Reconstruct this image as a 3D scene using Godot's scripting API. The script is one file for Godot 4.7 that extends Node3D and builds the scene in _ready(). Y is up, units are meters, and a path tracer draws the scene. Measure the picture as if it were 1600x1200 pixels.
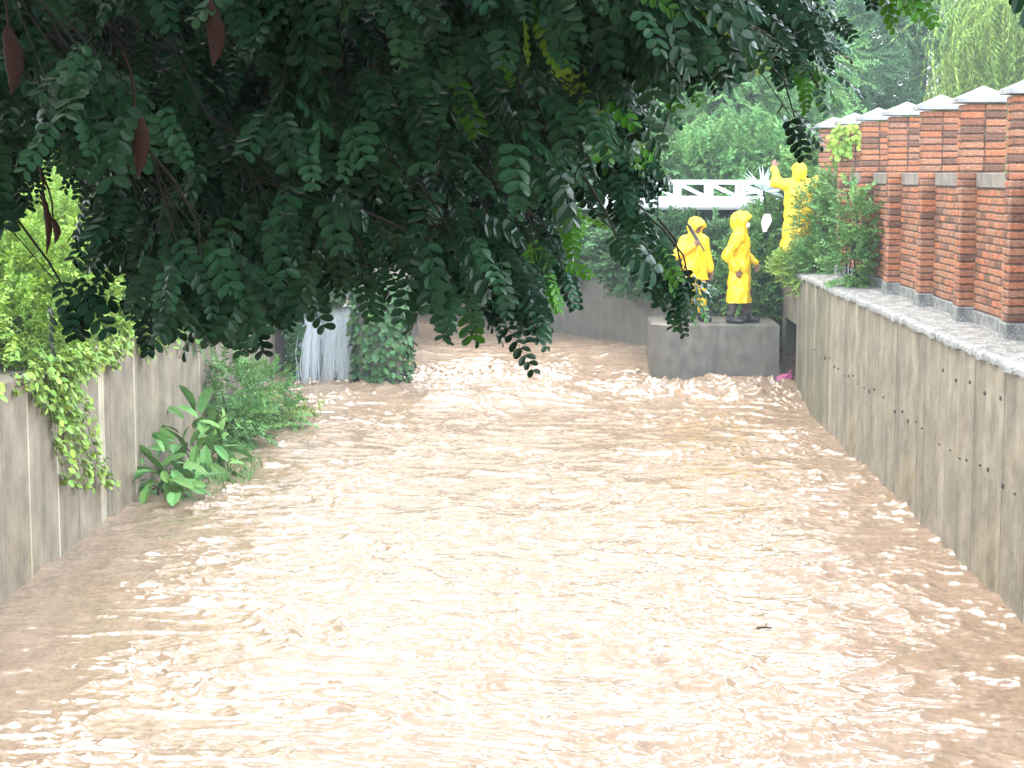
extends Node3D
# Flooded concrete channel under an overcast, rainy sky. Units are metres, y is up, the flood's surface lies near y = 0.

const WALL_R := 3.95          # face of the right channel wall
const WALL_L := -5.1          # face of the left channel wall
const BANK_R := 2.17
const BANK_L := 1.97
var rng := RandomNumberGenerator.new()
var names := {}
var M := {}
var n1 := FastNoiseLite.new()
var n2 := FastNoiseLite.new()
var n3 := FastNoiseLite.new()

# ---------------------------------------------------------------- helpers
func numbered(called: String) -> String:
	if not names.has(called):
		names[called] = 0
		return called
	names[called] += 1
	return "%s_%03d" % [called, names[called]]

func tag(o: Node3D, label := "", category := "", group := "", kind := "") -> Node3D:
	if label: o.set_meta("label", label)
	if category: o.set_meta("category", category)
	if group: o.set_meta("group", group)
	if kind: o.set_meta("kind", kind)
	return o

func thing(called: String, label: String, category: String, at := Vector3.ZERO, turn := 0.0, group := "") -> Node3D:
	var o := Node3D.new()
	o.name = numbered(called)
	add_child(o)
	o.position = at
	o.rotation.y = turn
	tag(o, label, category, group, "thing")
	return o

func part(called: String, mesh: Mesh, m: Material, parent: Node, at := Vector3.ZERO, turn := Vector3.ZERO) -> MeshInstance3D:
	var o := MeshInstance3D.new()
	o.name = called if parent != self else numbered(called)
	o.mesh = mesh
	o.material_override = m
	o.position = at
	o.rotation = turn
	parent.add_child(o, true)
	return o

func many(called: String, mesh: Mesh, m: Material, parent: Node, where: Array, tints := PackedColorArray()) -> MultiMeshInstance3D:
	var mm := MultiMesh.new()
	mm.transform_format = MultiMesh.TRANSFORM_3D
	mm.use_colors = tints.size() > 0
	mm.mesh = mesh
	mm.instance_count = where.size()
	for i in where.size():
		mm.set_instance_transform(i, where[i])
		if tints.size() > 0: mm.set_instance_color(i, tints[i])
	var o := MultiMeshInstance3D.new()
	o.name = called
	o.multimesh = mm
	o.material_override = m
	o.set_meta("kind", "stuff")
	parent.add_child(o, true)
	return o

func st_new() -> SurfaceTool:
	var st := SurfaceTool.new()
	st.begin(Mesh.PRIMITIVE_TRIANGLES)
	return st

func done(st: SurfaceTool) -> ArrayMesh:
	st.generate_normals()
	return st.commit()

func tri(st: SurfaceTool, a: Vector3, b: Vector3, c: Vector3):
	st.add_vertex(a); st.add_vertex(b); st.add_vertex(c)

func quad(st: SurfaceTool, a: Vector3, b: Vector3, c: Vector3, d: Vector3):
	tri(st, a, b, c); tri(st, a, c, d)

func rv(s := 1.0) -> Vector3:
	return Vector3(rng.randf_range(-s, s), rng.randf_range(-s, s), rng.randf_range(-s, s))

func frame(dir: Vector3, up: Vector3) -> Basis:      # x runs along dir, y close to up
	var x := dir.normalized()
	var z := x.cross(up)
	if z.length() < 0.01: z = x.cross(Vector3(0.3, 0.2, 1))
	z = z.normalized()
	return Basis(x, z.cross(x).normalized(), z)

# box with bevelled edges; every corner can be pushed a little, so that alike pieces differ
func slab(lo: Vector3, hi: Vector3, bevel := 0.006, jitter := 0.0, st: SurfaceTool = null, at := Transform3D.IDENTITY) -> ArrayMesh:
	var own := st == null
	if own: st = st_new()
	st.set_smooth_group(-1)
	var c := []
	for i in 8:
		var p := Vector3(hi.x if i & 1 else lo.x, hi.y if i & 2 else lo.y, hi.z if i & 4 else lo.z) + rv(jitter)
		c.append(p)
	var mid := (lo + hi) * 0.5
	var v := []                                       # v[corner][axis]: the corner's point on the face across that axis
	for i in 8:
		var s := Vector3(-1 if i & 1 else 1, -1 if i & 2 else 1, -1 if i & 4 else 1) * bevel
		v.append([at * (c[i] + Vector3(0, s.y, s.z)), at * (c[i] + Vector3(s.x, 0, s.z)), at * (c[i] + Vector3(s.x, s.y, 0))])
	var centre: Vector3 = at * mid
	var put := func(p: Array):
		var n: Vector3 = (p[0] - p[2]).cross(p[0] - p[1])
		var g: Vector3 = (p[0] + p[1] + p[2]) / 3.0 - centre
		if n.dot(g) < 0: p.reverse()
		tri(st, p[0], p[1], p[2])
		if p.size() == 4: tri(st, p[0], p[2], p[3])
	for f in [[0, [0, 2, 6, 4]], [0, [1, 3, 7, 5]], [1, [0, 1, 5, 4]], [1, [2, 3, 7, 6]], [2, [0, 1, 3, 2]], [2, [4, 5, 7, 6]]]:
		put.call([v[f[1][0]][f[0]], v[f[1][1]][f[0]], v[f[1][2]][f[0]], v[f[1][3]][f[0]]])
	for e in [[0, 1, 1, 2], [2, 3, 1, 2], [4, 5, 1, 2], [6, 7, 1, 2], [0, 2, 0, 2], [1, 3, 0, 2], [4, 6, 0, 2], [5, 7, 0, 2], [0, 4, 0, 1], [1, 5, 0, 1], [2, 6, 0, 1], [3, 7, 0, 1]]:
		put.call([v[e[0]][e[2]], v[e[1]][e[2]], v[e[1]][e[3]], v[e[0]][e[3]]])
	for i in 8: put.call([v[i][0], v[i][1], v[i][2]])
	return done(st) if own else null

func tube(st: SurfaceTool, pts: Array, r0: float, r1: float, sides := 6, flat := 1.0):
	st.set_smooth_group(1)
	var rings := []
	var side := Vector3.ZERO
	for i in pts.size():
		var d: Vector3 = (pts[min(i + 1, pts.size() - 1)] - pts[max(i - 1, 0)]).normalized()
		if side == Vector3.ZERO: side = d.cross(Vector3(0.31, 0.2, 0.93)).normalized()
		side = (side - d * side.dot(d)).normalized()
		var o := d.cross(side)
		var r: float = lerp(r0, r1, float(i) / max(1, pts.size() - 1))
		var ring := []
		for k in sides:
			var a := TAU * k / sides
			ring.append(pts[i] + side * cos(a) * r + o * sin(a) * r * flat)
		rings.append(ring)
	for i in rings.size() - 1:
		for k in sides:
			var j := (k + 1) % sides
			quad(st, rings[i][k], rings[i][j], rings[i + 1][j], rings[i + 1][k])
	for k in range(1, sides - 1):
		tri(st, rings[0][0], rings[0][k], rings[0][k + 1])
		tri(st, rings[-1][0], rings[-1][k + 1], rings[-1][k])

func bend(a: Vector3, b: Vector3, sag: Vector3, n := 5, wob := 0.0) -> Array:
	var out := []
	for i in n + 1:
		var t := float(i) / n
		var p := a.lerp(b, t) + sag * 4.0 * t * (1.0 - t)
		if i > 0 and i < n: p += rv(wob)
		out.append(p)
	return out

# ---------------------------------------------------------------- materials
func tex(im: Image) -> ImageTexture:
	im.generate_mipmaps()
	return ImageTexture.create_from_image(im)

func paint(w: int, h: int, f: Callable) -> ImageTexture:
	var im := Image.create(w, h, false, Image.FORMAT_RGB8)
	for y in h:
		for x in w:
			im.set_pixel(x, y, f.call(x, y))
	return tex(im)

func mat(lin: Color, rough := 0.9, texture: Texture2D = null, scale := Vector3.ONE, spec := 0.5) -> StandardMaterial3D:
	var m := StandardMaterial3D.new()
	m.albedo_color = lin.linear_to_srgb()
	m.roughness = rough
	m.metallic_specular = spec
	if texture:
		m.albedo_texture = texture
		m.uv1_triplanar = true
		m.uv1_world_triplanar = true
		m.uv1_scale = scale
	return m

func leafy(lin: Color, rough := 0.4, back := 0.0, tinted := true) -> StandardMaterial3D:
	var m := mat(lin, rough)
	m.vertex_color_use_as_albedo = tinted
	m.cull_mode = BaseMaterial3D.CULL_DISABLED
	m.metallic_specular = 0.3
	if back > 0:
		m.backlight_enabled = true
		m.backlight = Color(back, back, back * 0.45)
	return m

func bump(m: StandardMaterial3D, freq: float, strength: float, size := 512):
	var n := FastNoiseLite.new()
	n.seed = 77
	n.frequency = freq
	n.fractal_octaves = 5
	var im := n.get_seamless_image(size, size)
	im.bump_map_to_normal_map(strength)
	m.normal_enabled = true
	m.normal_texture = tex(im)

func make_materials():
	n1.seed = 5; n1.frequency = 1.0; n1.fractal_octaves = 4
	n2.seed = 9; n2.frequency = 1.0; n2.fractal_octaves = 2
	n3.seed = 31; n3.frequency = 1.0; n3.fractal_octaves = 1
	# cement: cloudy tone, runs of dirt, pits; 4 m a repeat
	var cement := paint(768, 768, func(x, y):
		var u: float = x / 768.0
		var v: float = y / 768.0
		var run: float = n2.get_noise_2d(u * 17.0, v * 1.4) * 0.8 + n2.get_noise_2d(u * 5.0 + 9.0, v * 0.8) * 0.7
		var cloud: float = n1.get_noise_2d(u * 6.0 + 40.0, v * 5.0)
		var pit: float = n2.get_noise_2d(u * 190.0, v * 150.0)
		var t: float = 0.80 + run * 0.07 + cloud * 0.15 - (0.2 if pit > 0.6 else 0.0) + n3.get_noise_2d(u * 330.0, v * 330.0) * 0.07
		var warm: float = clamp(n2.get_noise_2d(u * 3.0, v * 3.0 + 70.0) * 0.05, 0.0, 0.04)
		return Color(clamp(t + warm * 0.4, 0, 1), clamp(t, 0, 1), clamp(t - warm, 0, 1)))
	for i in 4:
		var k: float = [1.0, 0.91, 1.08, 0.96][i]
		M["cement_r%d" % i] = mat(Color(0.37 * k, 0.325 * k, 0.25 * k), 0.72, cement, Vector3(0.25, 0.25, 0.25))
		M["cement_l%d" % i] = mat(Color(0.35 * k, 0.29 * k, 0.21 * k), 0.75, cement, Vector3(0.25, 0.25, 0.25))
		bump(M["cement_r%d" % i], 0.04, 1.5, 256)
		M["cement_l%d" % i].normal_enabled = true
		M["cement_l%d" % i].normal_texture = M.cement_r0.normal_texture
	M.cement_moss = mat(Color(0.25, 0.235, 0.165), 0.8, cement, Vector3(0.25, 0.25, 0.25))
	M.cement_pale = mat(Color(0.62, 0.55, 0.40), 0.8, cement, Vector3(0.25, 0.25, 0.25))

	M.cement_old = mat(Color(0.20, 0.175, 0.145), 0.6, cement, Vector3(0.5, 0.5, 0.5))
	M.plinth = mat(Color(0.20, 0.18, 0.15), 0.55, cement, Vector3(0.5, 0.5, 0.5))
	var rubble := paint(384, 384, func(x, y):
		var u: float = x / 384.0
		var v: float = y / 384.0
		var t: float = 0.72 + n1.get_noise_2d(u * 60.0, v * 60.0) * 0.5 + n1.get_noise_2d(u * 9.0, v * 9.0) * 0.25
		return Color(clamp(t, 0, 1), clamp(t, 0, 1), clamp(t * 0.99, 0, 1)))
	M.ledge = mat(Color(0.47, 0.47, 0.465), 0.6, rubble, Vector3(0.5, 0.5, 0.5))
	M.mortar = mat(Color(0.20, 0.14, 0.11), 0.95, rubble, Vector3(1.5, 1.5, 1.5))
	M.footing = mat(Color(0.36, 0.355, 0.34), 0.8, rubble, Vector3(0.8, 0.8, 0.8))
	
	M.beam = mat(Color(0.33, 0.29, 0.25), 0.8, cement, Vector3(0.6, 0.6, 0.6))
	M.cap = mat(Color(0.46, 0.47, 0.48), 0.5, cement, Vector3(0.4, 0.4, 0.4))
	M.bark = mat(Color(0.06, 0.045, 0.035), 0.8, rubble, Vector3(3, 0.6, 3))
	M.twig = mat(Color(0.018, 0.017, 0.011), 0.85)
	M.pod = mat(Color(0.085, 0.026, 0.013), 0.85, rubble, Vector3(7, 7, 7))
	var clay := paint(384, 384, func(x, y):
		var u: float = x / 384.0
		var v: float = y / 384.0
		var t: float = 0.84 + n1.get_noise_2d(u * 50.0, v * 50.0) * 0.42 + n1.get_noise_2d(u * 12.0, v * 30.0 + 5.0) * 0.35
		return Color(clamp(t, 0, 1), clamp(t * 0.98, 0, 1), clamp(t * 0.95, 0, 1)))
	var tones := [Color(0.42, 0.175, 0.115), Color(0.37, 0.16, 0.11), Color(0.47, 0.21, 0.14), Color(0.28, 0.13, 0.095), Color(0.42, 0.21, 0.155), Color(0.19, 0.10, 0.08), Color(0.50, 0.19, 0.11), Color(0.37, 0.20, 0.16)]
	for i in 8: M["brick%d" % i] = mat(tones[i] * Color(1.02, 0.96, 0.76), 0.8, clay, Vector3(1.3, 1.9, 1.3))
	M.tie_dark = mat(Color(0.07, 0.055, 0.042), 0.8)
	M.soil = mat(Color(0.10, 0.085, 0.05), 0.95, rubble, Vector3(0.2, 0.2, 0.2))
	# muddy flood
	var mud := paint(512, 512, func(x, y):
		var u: float = x / 512.0
		var v: float = y / 512.0
		var t: float = 0.92 + n1.get_noise_2d(u * 14.0, v * 9.0) * 0.10 + n1.get_noise_2d(u * 60.0, v * 40.0) * 0.12
		return Color(clamp(t, 0, 1), clamp(t * 0.985, 0, 1), clamp(t * 0.96, 0, 1)))
	M.water = mat(Color(0.335, 0.243, 0.178), 0.14, mud, Vector3(0.2, 0.2, 0.2), 0.68)
	bump(M.water, 0.03, 5.0, 512)
	M.water.normal_scale = 0.30
	M.foam = mat(Color(0.50, 0.40, 0.30), 0.5)
	M.fall = mat(Color(0.50, 0.55, 0.56), 0.2)
	M.veil = mat(Color(0.62, 0.65, 0.66), 0.45)
	M.veil.transparency = BaseMaterial3D.TRANSPARENCY_ALPHA
	M.veil.albedo_color.a = 0.34
	M.paint = mat(Color(0.80, 0.81, 0.82), 0.4)
	M.coat = mat(Color(0.86, 0.55, 0.012), 0.38)
	M.coat.rim_enabled = false
	M.skin = mat(Color(0.22, 0.115, 0.075), 0.55)
	M.trousers = mat(Color(0.075, 0.055, 0.05), 0.8)
	M.boot = mat(Color(0.015, 0.015, 0.018), 0.35)
	M.mask = mat(Color(0.8, 0.82, 0.84), 0.8)
	M.black = mat(Color(0.012, 0.012, 0.014), 0.4)
	M.sheet = mat(Color(0.74, 0.75, 0.77), 0.45)
	M.magenta = mat(Color(0.33, 0.07, 0.16), 0.35)
	# foliage
	M.leaf = leafy(Color(0.018, 0.062, 0.026), 0.32, 0.12)
	M.leaf.metallic_specular = 0.28
	M.leaf_backlit = leafy(Color(0.085, 0.25, 0.022), 0.35, 0.7)  # light shining through the leaves, put into a brighter green
	M.bush_bright = leafy(Color(0.26, 0.39, 0.07), 0.42, 0.5)
	M.bush_mid = leafy(Color(0.14, 0.28, 0.08), 0.45, 0.4)
	M.ivy = leafy(Color(0.060, 0.135, 0.045), 0.36, 0.25)
	M.tree_far = leafy(Color(0.135, 0.27, 0.085), 0.6, 0.4)
	M.tree_dark = leafy(Color(0.085, 0.18, 0.07), 0.6, 0.3)
	M.tree_willow = leafy(Color(0.26, 0.37, 0.08), 0.5, 0.5)
	M.palm = leafy(Color(0.46, 0.55, 0.55), 0.4, 0.2)

# ---------------------------------------------------------------- leaves
# a rounded leaflet from base along dir, folded on its midrib
func leaflet(st: SurfaceTool, base: Vector3, dir: Vector3, up: Vector3, length: float, width: float, fold := 0.18, droop := 0.1):
	var b := frame(dir, up)
	var put := func(t: float, s: float) -> Vector3:
		return base + b.x * (t * length) + b.z * (s * width * 0.5) + b.y * (absf(s) * width * fold - droop * length * t * t)
	var t := [0.0, 0.22, 0.58, 0.86, 1.0]
	var w := [0.12, 0.72, 1.0, 0.78, 0.16]
	for i in 4:
		var m0: Vector3 = put.call(t[i], 0.0)
		var m1: Vector3 = put.call(t[i + 1], 0.0)
		for s in [-1.0, 1.0]:
			var e0: Vector3 = put.call(t[i], w[i] * s)
			var e1: Vector3 = put.call(t[i + 1], w[i + 1] * s)
			if s > 0: quad(st, m0, m1, e1, e0)
			else: quad(st, m0, e0, e1, m1)

# pointed leaf of four or eight faces for small leaves
func blade(st: SurfaceTool, base: Vector3, dir: Vector3, up: Vector3, length: float, width: float, widest := 0.4):
	var b := frame(dir, up)
	var tip := base + b.x * length - b.y * length * 0.12
	var mid := base + b.x * length * widest
	for s in [-1.0, 1.0]:
		var e: Vector3 = mid + b.z * width * 0.5 * s + b.y * width * 0.14
		if s > 0:
			tri(st, base, mid, e); tri(st, mid, tip, e)
		else:
			tri(st, base, e, mid); tri(st, mid, e, tip)

func pinnate(pairs: int, size: float) -> ArrayMesh:          # compound leaf along +x, 0.2 m or so
	var st := st_new()
	var step := 0.0265 * size
	var pts := []
	var at := func(x: float) -> Vector3: return Vector3(x, -x * x * 0.9 / size, 0)
	for i in 6: pts.append(at.call((pairs + 0.7) * step * i / 5.0 + 0.0))
	tube(st, pts, 0.0016 * size, 0.0009 * size, 3)
	st.set_smooth_group(-1)
	for i in pairs:
		var x: float = step * (i + 1.2)
		var k: float = 0.78 + 0.34 * sin(PI * (i + 1.0) / (pairs + 0.6))
		for s in [-1.0, 1.0]:
			var d := Vector3(0.42 + 0.35 * float(i) / pairs, rng.randf_range(-0.32, 0.1), s * 1.0)
			leaflet(st, at.call(x + rng.randf_range(-0.002, 0.002)), d, Vector3(rng.randf_range(-0.3, 0.3), 1, rng.randf_range(-0.35, 0.35)), 0.039 * size * k * rng.randf_range(0.88, 1.12), 0.0235 * size * k * rng.randf_range(0.9, 1.1), 0.14, rng.randf_range(0.0, 0.25))
	return done(st)

func sprig(n: int, reach: float, length: float, width: float, drooping := 0.0) -> ArrayMesh:   # twig with small leaves along +x
	var st := st_new()
	st.set_smooth_group(-1)
	for i in n:
		var t := (i + 0.5) / n
		var p := Vector3(t * reach, -drooping * t * t * reach, 0)
		var s := 1.0 if i % 2 else -1.0
		blade(st, p, Vector3(0.5, rng.randf_range(-0.6, 0.5) - drooping, s * rng.randf_range(0.5, 1.0)), Vector3(rng.randf_range(-0.5, 0.5), 1, rng.randf_range(-0.5, 0.5)), length * rng.randf_range(0.7, 1.2), width * rng.randf_range(0.8, 1.2))
	tube(st, [Vector3.ZERO, Vector3(reach * 0.5, -drooping * reach * 0.25, 0), Vector3(reach, -drooping * reach, 0)], 0.006, 0.003, 3)
	return done(st)

func heart(size: float, lobes: int) -> ArrayMesh:             # broad leaf with a point: bindweed, ivy
	var st := st_new()
	st.set_smooth_group(-1)
	var rim := []
	for i in 11:
		var a := -PI * 0.86 + PI * 1.72 * i / 10.0
		var r := 0.5 + 0.16 * cos(a) + (0.13 * cos(a * 5.0) if lobes > 1 else 0.10 * cos(a) * cos(a))
		rim.append(Vector3(0.42 + cos(a) * r, 0.10 * sin(a) * sin(a) - 0.10 * maxf(0.0, cos(a)), sin(a) * r * 0.92) * size)
	var c := Vector3(0.30, 0, 0) * size
	for i in 10: tri(st, c, rim[i], rim[i + 1])
	tri(st, c, rim[10], rim[0])
	return done(st)

var L := {}
func make_leaves():
	for i in 4: L["pinnate%d" % i] = pinnate([5, 7, 4, 6][i], [1.2, 1.0, 1.4, 1.1][i])
	L.sprig = sprig(14, 0.42, 0.13, 0.06)
	L.sprig_fine = sprig(26, 0.5, 0.10, 0.032)
	L.sprig_small = sprig(12, 0.26, 0.075, 0.04)
	L.willow = sprig(26, 0.95, 0.13, 0.028, 1.3)
	L.heart = heart(0.11, 1)
	L.ivy = heart(0.095, 5)
	var bs := st_new()
	bs.set_smooth_group(-1)
	leaflet(bs, Vector3.ZERO, Vector3(1, 0.1, 0), Vector3.UP, 0.34, 0.15, 0.16, 0.35)
	L.broad = done(bs)
	var st := st_new()
	st.set_smooth_group(-1)
	for i in 3: blade(st, Vector3(0, 0, i * 0.01), Vector3(0.35 * (i - 1), 1, 0.1 * i), Vector3(0, 0.2, 1), 0.45 - 0.07 * i, 0.022, 0.3)
	L.grass = done(st)

func tint(spread := 0.25, warm := 0.1) -> Color:
	var k := 1.0 + rng.randf_range(-spread, spread)
	var w := rng.randf_range(-warm, warm)
	return Color(clampf(k * (0.85 + w), 0, 1.6), k * 0.88, clampf(k * (0.85 - w), 0, 1.6))

# leaves or sprigs spread through ellipsoids [centre, radii, count]; most sit near the surface
func fill(lumps: Array, size0: float, size1: float, hang := 0.0, shell := 0.45) -> Array:
	var where := []
	for l in lumps:
		for i in int(l[2]):
			var d := rv(1.0)
			while d.length() > 1.0 or d.length() < 0.05: d = rv(1.0)
			d = d.normalized() * lerpf(shell, 1.0, sqrt(rng.randf())) * (1.0 + 0.16 * n2.get_noise_3d(d.x * 2.0 + l[0].x, d.y * 2.0 + l[0].y, d.z * 2.0))
			var p: Vector3 = l[0] + d * l[1]
			var dir := (d.normalized() + rv(0.7) + Vector3(0, 0.1 - hang, 0)).normalized()
			var b := frame(dir, (Vector3.UP + d * 0.6 + rv(0.55)).normalized())
			where.append(Transform3D(b.scaled_local(Vector3.ONE * rng.randf_range(size0, size1)), p))
	return where

func tints(n: int, spread := 0.25, warm := 0.1) -> PackedColorArray:
	var out := PackedColorArray()
	for i in n: out.append(tint(spread, warm))
	return out

func shrub(called: String, label: String, category: String, at: Vector3, lumps: Array, mesh: Mesh, m: Material, size0 := 0.8, size1 := 1.3, group := "", hang := 0.0, spread := 0.3) -> Node3D:
	var o := thing(called, label, category, at, 0.0, group)
	var st := st_new()
	for l in lumps:
		for k in 3:
			var b: Vector3 = l[0] + Vector3(rng.randf_range(-0.5, 0.5), rng.randf_range(-0.3, 0.6), rng.randf_range(-0.5, 0.5)) * l[1]
			tube(st, bend(Vector3(rng.randf_range(-0.1, 0.1), -0.06, rng.randf_range(-0.1, 0.1)), b, Vector3(0, 0.05, 0), 4, 0.03), 0.016, 0.005, 4)
	part("stem", done(st), M.twig, o)
	var w := fill(lumps, size0, size1, hang)
	many("foliage", mesh, m, o, w, tints(w.size(), spread))
	return o

# tree: trunk, limbs to each lump, crown of sprigs
func tree(called: String, label: String, at: Vector3, height: float, spread: float, count: int, mesh: Mesh, m: Material, hang := 0.0, group := "", low := 0.18) -> Node3D:
	var o := thing(called, label, "tree", at, 0.0, group)
	var lumps := []
	for i in 13:
		var a := i * 2.4 + rng.randf_range(-0.4, 0.4)
		var t := i / 12.0
		var y := height * lerpf(low + 0.1, 0.86, t)
		var r := spread * (0.35 + 0.55 * sin(PI * clampf(0.15 + t * 0.75, 0, 1))) * rng.randf_range(0.75, 1.1)
		lumps.append([Vector3(cos(a) * r * 0.62, y, sin(a) * r * 0.62), Vector3(spread * rng.randf_range(0.36, 0.52), height * rng.randf_range(0.10, 0.16), spread * rng.randf_range(0.36, 0.52)), count / 13.0])
	lumps.append([Vector3(0, height * 0.9, 0), Vector3(spread * 0.4, height * 0.11, spread * 0.4), count / 15.0])
	var trunk := st_new()
	tube(trunk, bend(Vector3(0, -0.3, 0), Vector3(rng.randf_range(-0.5, 0.5), height * 0.75, rng.randf_range(-0.4, 0.4)), Vector3(0.15, 0, 0.1), 6, 0.08), height * 0.026, height * 0.008, 8)
	part("trunk", done(trunk), M.bark, o)
	for l in lumps:
		var st := st_new()
		tube(st, bend(Vector3(0, l[0].y * 0.62, 0), l[0], Vector3(0, -0.2, 0), 4, 0.1), height * 0.009, 0.02, 5)
		part("limb", done(st), M.bark, o)
	var w := fill(lumps, 0.9, 1.7, hang, 0.35)
	many("crown", mesh, m, o, w, tints(w.size(), 0.3, 0.08))
	return o

# leafy stems that hang down a wall face: [x, z, top y, length, sway]
func drape(called: String, label: String, strands: Array, mesh: Mesh, m: Material, out: Vector3, every := 0.05, size0 := 0.6, size1 := 1.2) -> Node3D:
	var o := thing(called, label, "vine", Vector3(strands[0][0], strands[0][2], strands[0][1]))
	var st := st_new()
	var w := []
	for s in strands:
		var a := Vector3(s[0], s[2], s[1]) - o.position
		var pts := []
		var n := int(maxf(4.0, s[3] / 0.12))
		for i in n + 1:
			var t := float(i) / n
			var off: float = 0.04 + 0.05 * n1.get_noise_2d(s[1] * 3.0 + t * 2.0, s[0] * 7.0 + 3.0)
			pts.append(a + out * (off + (0.10 if i < 2 else 0.0)) + Vector3(0, -s[3] * t, 0) + Vector3(-out.z, 0, out.x) * (s[4] * t * t + 0.1 * n1.get_noise_2d(s[0] * 9.0 + t * 3.0, s[1] * 5.0)))
		tube(st, pts, 0.006, 0.003, 3)
		for i in int(s[3] / every) + 1:
			var t := rng.randf()
			var p: Vector3 = pts[int(t * n)] + rv(0.06)
			p += out * absf(rng.randf_range(0.0, 0.10) * (1.2 - t))
			w.append(Transform3D(frame((out * 0.5 + Vector3(0, -0.6, 0) + rv(0.7)), (out + Vector3(0, 0.9, 0) + rv(0.5))).scaled_local(Vector3.ONE * rng.randf_range(size0, size1)), p))
	part("stem", done(st), M.twig, o)
	many("foliage", mesh, m, o, w, tints(w.size(), 0.35, 0.14))
	return o

# ---------------------------------------------------------------- the overhanging tree in front
const BOUGHS := [
	-0.20, 4.10, -5.30, 0.26, 4.26, -4.62, -0.84, 3.59, -6.77, -1.73, 3.84, -6.94, -0.04, 4.30, -4.65, -0.63, 4.01, -6.97, -1.14, 4.39, -7.02,
	-0.44, 3.81, -5.62, -0.62, 4.34, -6.18, -1.35, 4.02, -5.59, 0.13, 4.40, -4.82, -0.95, 4.18, -6.34, -1.33, 3.55, -7.15, -1.70, 4.11, -6.03,
	-1.30, 4.49, -5.95, -1.35, 3.98, -6.15, -0.82, 3.97, -5.33, -1.27, 3.80, -7.42, -0.42, 3.83, -7.51, -2.30, 4.43, -7.56, -0.69, 4.54, -6.97,
	-0.04, 3.97, -4.86, -2.15, 4.54, -7.47, 0.03, 4.23, -6.67, -0.74, 3.72, -4.93, -1.62, 4.28, -6.60, -1.24, 4.10, -6.46, -1.65, 4.18, -5.00,
	-0.16, 3.63, -6.51, 0.31, 4.54, -6.37, 0.89, 4.73, -7.48, -0.68, 4.31, -4.79, -0.18, 4.27, -5.93, 0.62, 4.43, -6.08, -0.93, 3.93, -5.13,
	-1.26, 4.27, -5.95, -1.39, 3.82, -6.54, -1.31, 3.74, -5.44, -1.27, 4.71, -7.45, -2.08, 4.15, -6.53, -0.72, 3.75, -6.31, -0.66, 4.04, -4.81,
	-0.29, 3.61, -5.02, -0.53, 4.40, -6.81, -0.81, 4.58, -6.79, 0.15, 3.93, -6.13, -1.74, 4.22, -6.52, -1.36, 4.44, -6.54, -0.63, 3.96, -5.17,
	-0.34, 3.66, -6.92, -1.12, 3.72, -5.25, -0.11, 4.52, -5.75, -0.33, 4.41, -6.85, -1.17, 4.09, -5.00, -0.21, 4.52, -7.43, -1.20, 4.30, -6.61,
	-0.37, 3.98, -7.08, -2.14, 4.04, -6.40, 0.05, 3.87, -7.20, -0.41, 4.19, -6.29, -1.39, 3.61, -5.81, -0.40, 4.06, -4.93, -1.22, 4.44, -4.85,
	-0.61, 4.11, -6.01, -1.93, 4.40, -7.02, -2.07, 4.22, -6.91, -1.79, 4.52, -7.02, -0.26, 4.50, -5.64, 0.37, 4.27, -4.86, -0.79, 4.21, -6.62,
	0.22, 4.41, -6.61, -0.30, 4.30, -4.65, 0.94, 4.38, -7.04, 0.60, 4.63, -7.40, -0.86, 3.63, -5.33, -1.00, 3.52, -7.10, -1.69, 4.44, -7.35,
	-2.28, 4.57, -6.97, 0.10, 4.53, -7.48, -0.21, 3.87, -7.55, -0.16, 3.46, -5.83, -1.13, 4.43, -6.20, -2.06, 4.64, -7.08, -0.50, 4.23, -6.10,
	-0.82, 4.34, -6.63, -2.35, 3.97, -7.46, -0.81, 3.85, -5.47, 0.71, 4.75, -7.52, -1.21, 3.40, -7.19, -0.67, 4.43, -4.84, 0.02, 4.46, -5.02,
	-1.45, 3.79, -7.50, -1.77, 3.89, -5.29, -0.19, 4.04, -6.90, -0.59, 3.90, -5.68, -0.07, 4.10, -5.91, -0.56, 4.54, -5.78, -0.96, 3.76, -7.26,
	-0.96, 3.59, -4.73, -1.93, 4.59, -6.05, -0.42, 4.00, -5.93, 0.13, 4.17, -5.01, -1.43, 4.72, -7.20, 0.88, 4.49, -7.05, -2.21, 4.10, -7.36,
	-0.36, 4.36, -4.63, -1.13, 4.06, -6.60, -1.04, 4.17, -6.09, -1.21, 3.67, -7.15, -2.02, 4.67, -7.55, -1.95, 3.98, -7.44, -1.62, 3.51, -7.38,
	-1.18, 4.08, -5.48, -1.54, 4.63, -6.61, -2.49, 4.49, -7.55, -0.51, 3.62, -6.89, -0.77, 4.32, -4.77, 0.08, 4.04, -6.47, -1.20, 4.04, -4.66,
	-0.26, 3.50, -7.07, 0.37, 4.52, -5.58, -1.61, 4.34, -5.16, -1.56, 3.88, -6.80, -0.06, 4.28, -6.00, -0.13, 3.73, -7.59, -0.85, 4.30, -5.91,
	-2.20, 3.83, -6.93, 0.12, 4.10, -5.54, -0.34, 4.08, -6.30, -1.14, 3.97, -5.70, -0.61, 3.72, -6.47, -1.05, 4.13, -5.17, -0.12, 3.47, -7.21,
	-0.28, 4.22, -5.81]

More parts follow.
